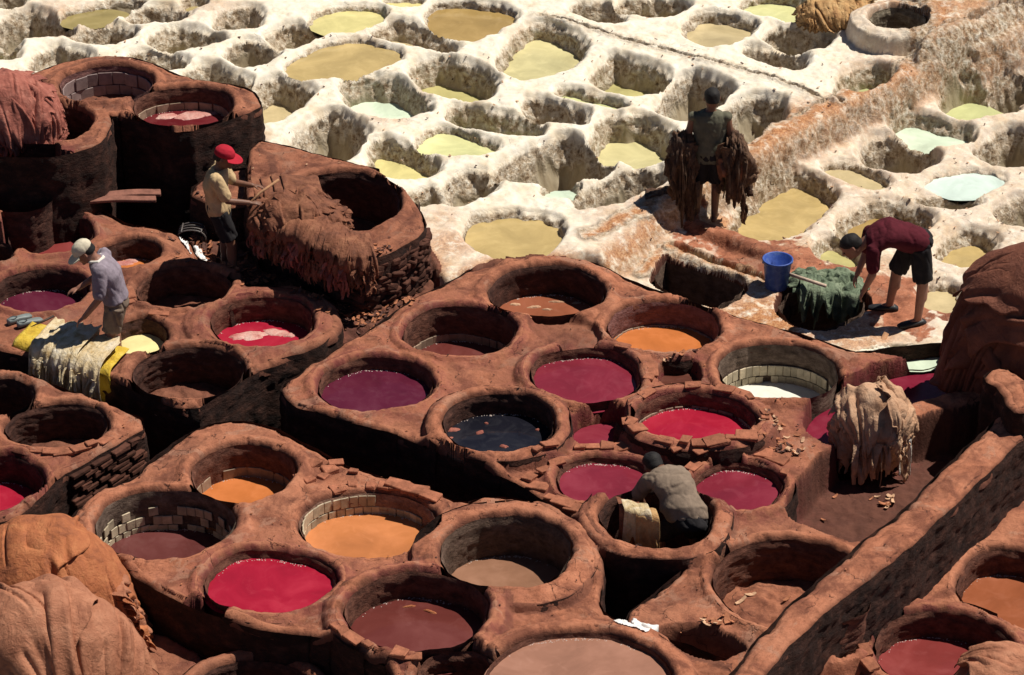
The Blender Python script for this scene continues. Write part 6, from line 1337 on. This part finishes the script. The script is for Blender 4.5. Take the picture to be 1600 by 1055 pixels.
# man stooping in maroon
p = px(1432, 502, -.3); z0 = zat(p[0], p[1])
t, j, hd = person('man in maroon shirt and black shorts bending over the green hide', (p[0], p[1], z0), dict(anR=(.0, -.06, .075), knR=(.02, -.06, .46), hipR=(-.03, -.05, .86), anL=(-.24, .24, .075), knL=(-.20, .22, .44), hipL=(-.09, .11, .84), pel=(-.07, .03, .90), chest=(-.34, .0, 1.00), neck=(-.56, -.02, .92), head=(-.70, -.03, .865), shR=(-.50, -.17, .90), elR=(-.50, -.20, .64), wrR=(-.56, -.14, .43), shL=(-.50, .15, .92), elL=(-.52, .20, .66), wrL=(-.60, .13, .46)), (-1, -.1, -.9), M_SKIN_L, {'R': ((-.4, .1, -1), (0, 1, 0), (-1, 0, .3)), 'L': ((-.4, -.1, -1), (0, -1, 0), (-1, 0, .3))}, {'R': (-1, -.3), 'L': (-1, .1)}, True, True, True, shirt_mat=MC['maroon'], short_mat=MC['black'], sleeve=.75, short_len=.9, head_up=(-.8, 0, .6), belly=1.15)
t.scale = (1.08, 1.08, 1.08)
M_SHOE = simple_material('black_rubber', (.02, .02, .022), .5, .2, 8)
for s_, dr in (('R', (-1, -.3)), ('L', (-1, .1))):
    a = j['an' + s_]; d = Vector((dr[0], dr[1], 0)).normalized(); sd = Vector((-d.y, d.x, 0)); g = Vector((a.x, a.y, a.z - .075))
    solid('shoe', [loft([(g - d * .09 + Zv * .02, sd * .032, Zv * .02), (g - d * .05 + Zv * .032, sd * .048, Zv * .034), (g + d * .05 + Zv * .03, sd * .052, Zv * .032), (g + d * .15 + Zv * .022, sd * .055, Zv * .026), (g + d * .21 + Zv * .016, sd * .03, Zv * .016)], 14)], .009, M_SHOE, t)
# man stooping inside the raised vat
p = px(1076, 822, 0); z0 = VD['G1'].zr - VD['G1'].fd + .02
t, j, hd = person('man in grey brown shirt stooping inside the raised vat', (p[0], p[1], z0), dict(anL=(-.20, -.02, .075), knL=(-.26, .14, .42), hipL=(-.10, .0, .66), anR=(.12, .02, .075), knR=(.06, .20, .42), hipR=(.08, .02, .66), pel=(-.01, -.02, .70), chest=(-.13, .15, .95), neck=(-.25, .32, 1.05), head=(-.32, .42, 1.02), shL=(-.36, .22, .98), elL=(-.46, .34, .74), wrL=(-.38, .48, .52), shR=(-.08, .34, .98), elR=(-.05, .48, .72), wrR=(-.16, .55, .50)), (-.35, .75, -.75), M_SKIN, {'L': ((.2, .4, -1), (1, 0, 0), (-.3, 1, .3)), 'R': ((-.2, .3, -1), (-1, 0, 0), (.3, 1, .3))}, {'L': (-.3, 1), 'R': (-.1, 1)}, True, True, True, shirt_mat=MC['grey'], short_mat=MC['black'], sleeve=.9, short_len=1.1, head_up=(-.4, .6, .8), belly=1.3, shirt_low=.02)
c = px(992, 800, .18); tt = empty('wet_hide', (c[0], c[1], -.1), 'cream and ochre hide hung inside the raised vat beside the stooping man', 'hide')
rim_hide(tt, px(975, 792, .30), px(1016, 800, .30), .05, .26, HM['cream'], 401, hem=.55, back=.12, folds=8, amp=.02, strips=4, nu=36, nv=40, out=(.2, -1)); rim_hide(tt, px(990, 800, .27), px(1030, 808, .26), .05, .22, HM['straw'], 405, off=.02, hem=.5, back=.1, folds=6, amp=.02, strips=4, nu=36, nv=40, out=(.2, -1))
rim_hide(tt, px(968, 790, .25), px(1000, 796, .25), .05, .22, HM['brown'], 409, off=.01, hem=.6, back=.1, folds=6, amp=.02, strips=4, nu=36, nv=40, out=(.2, -1))
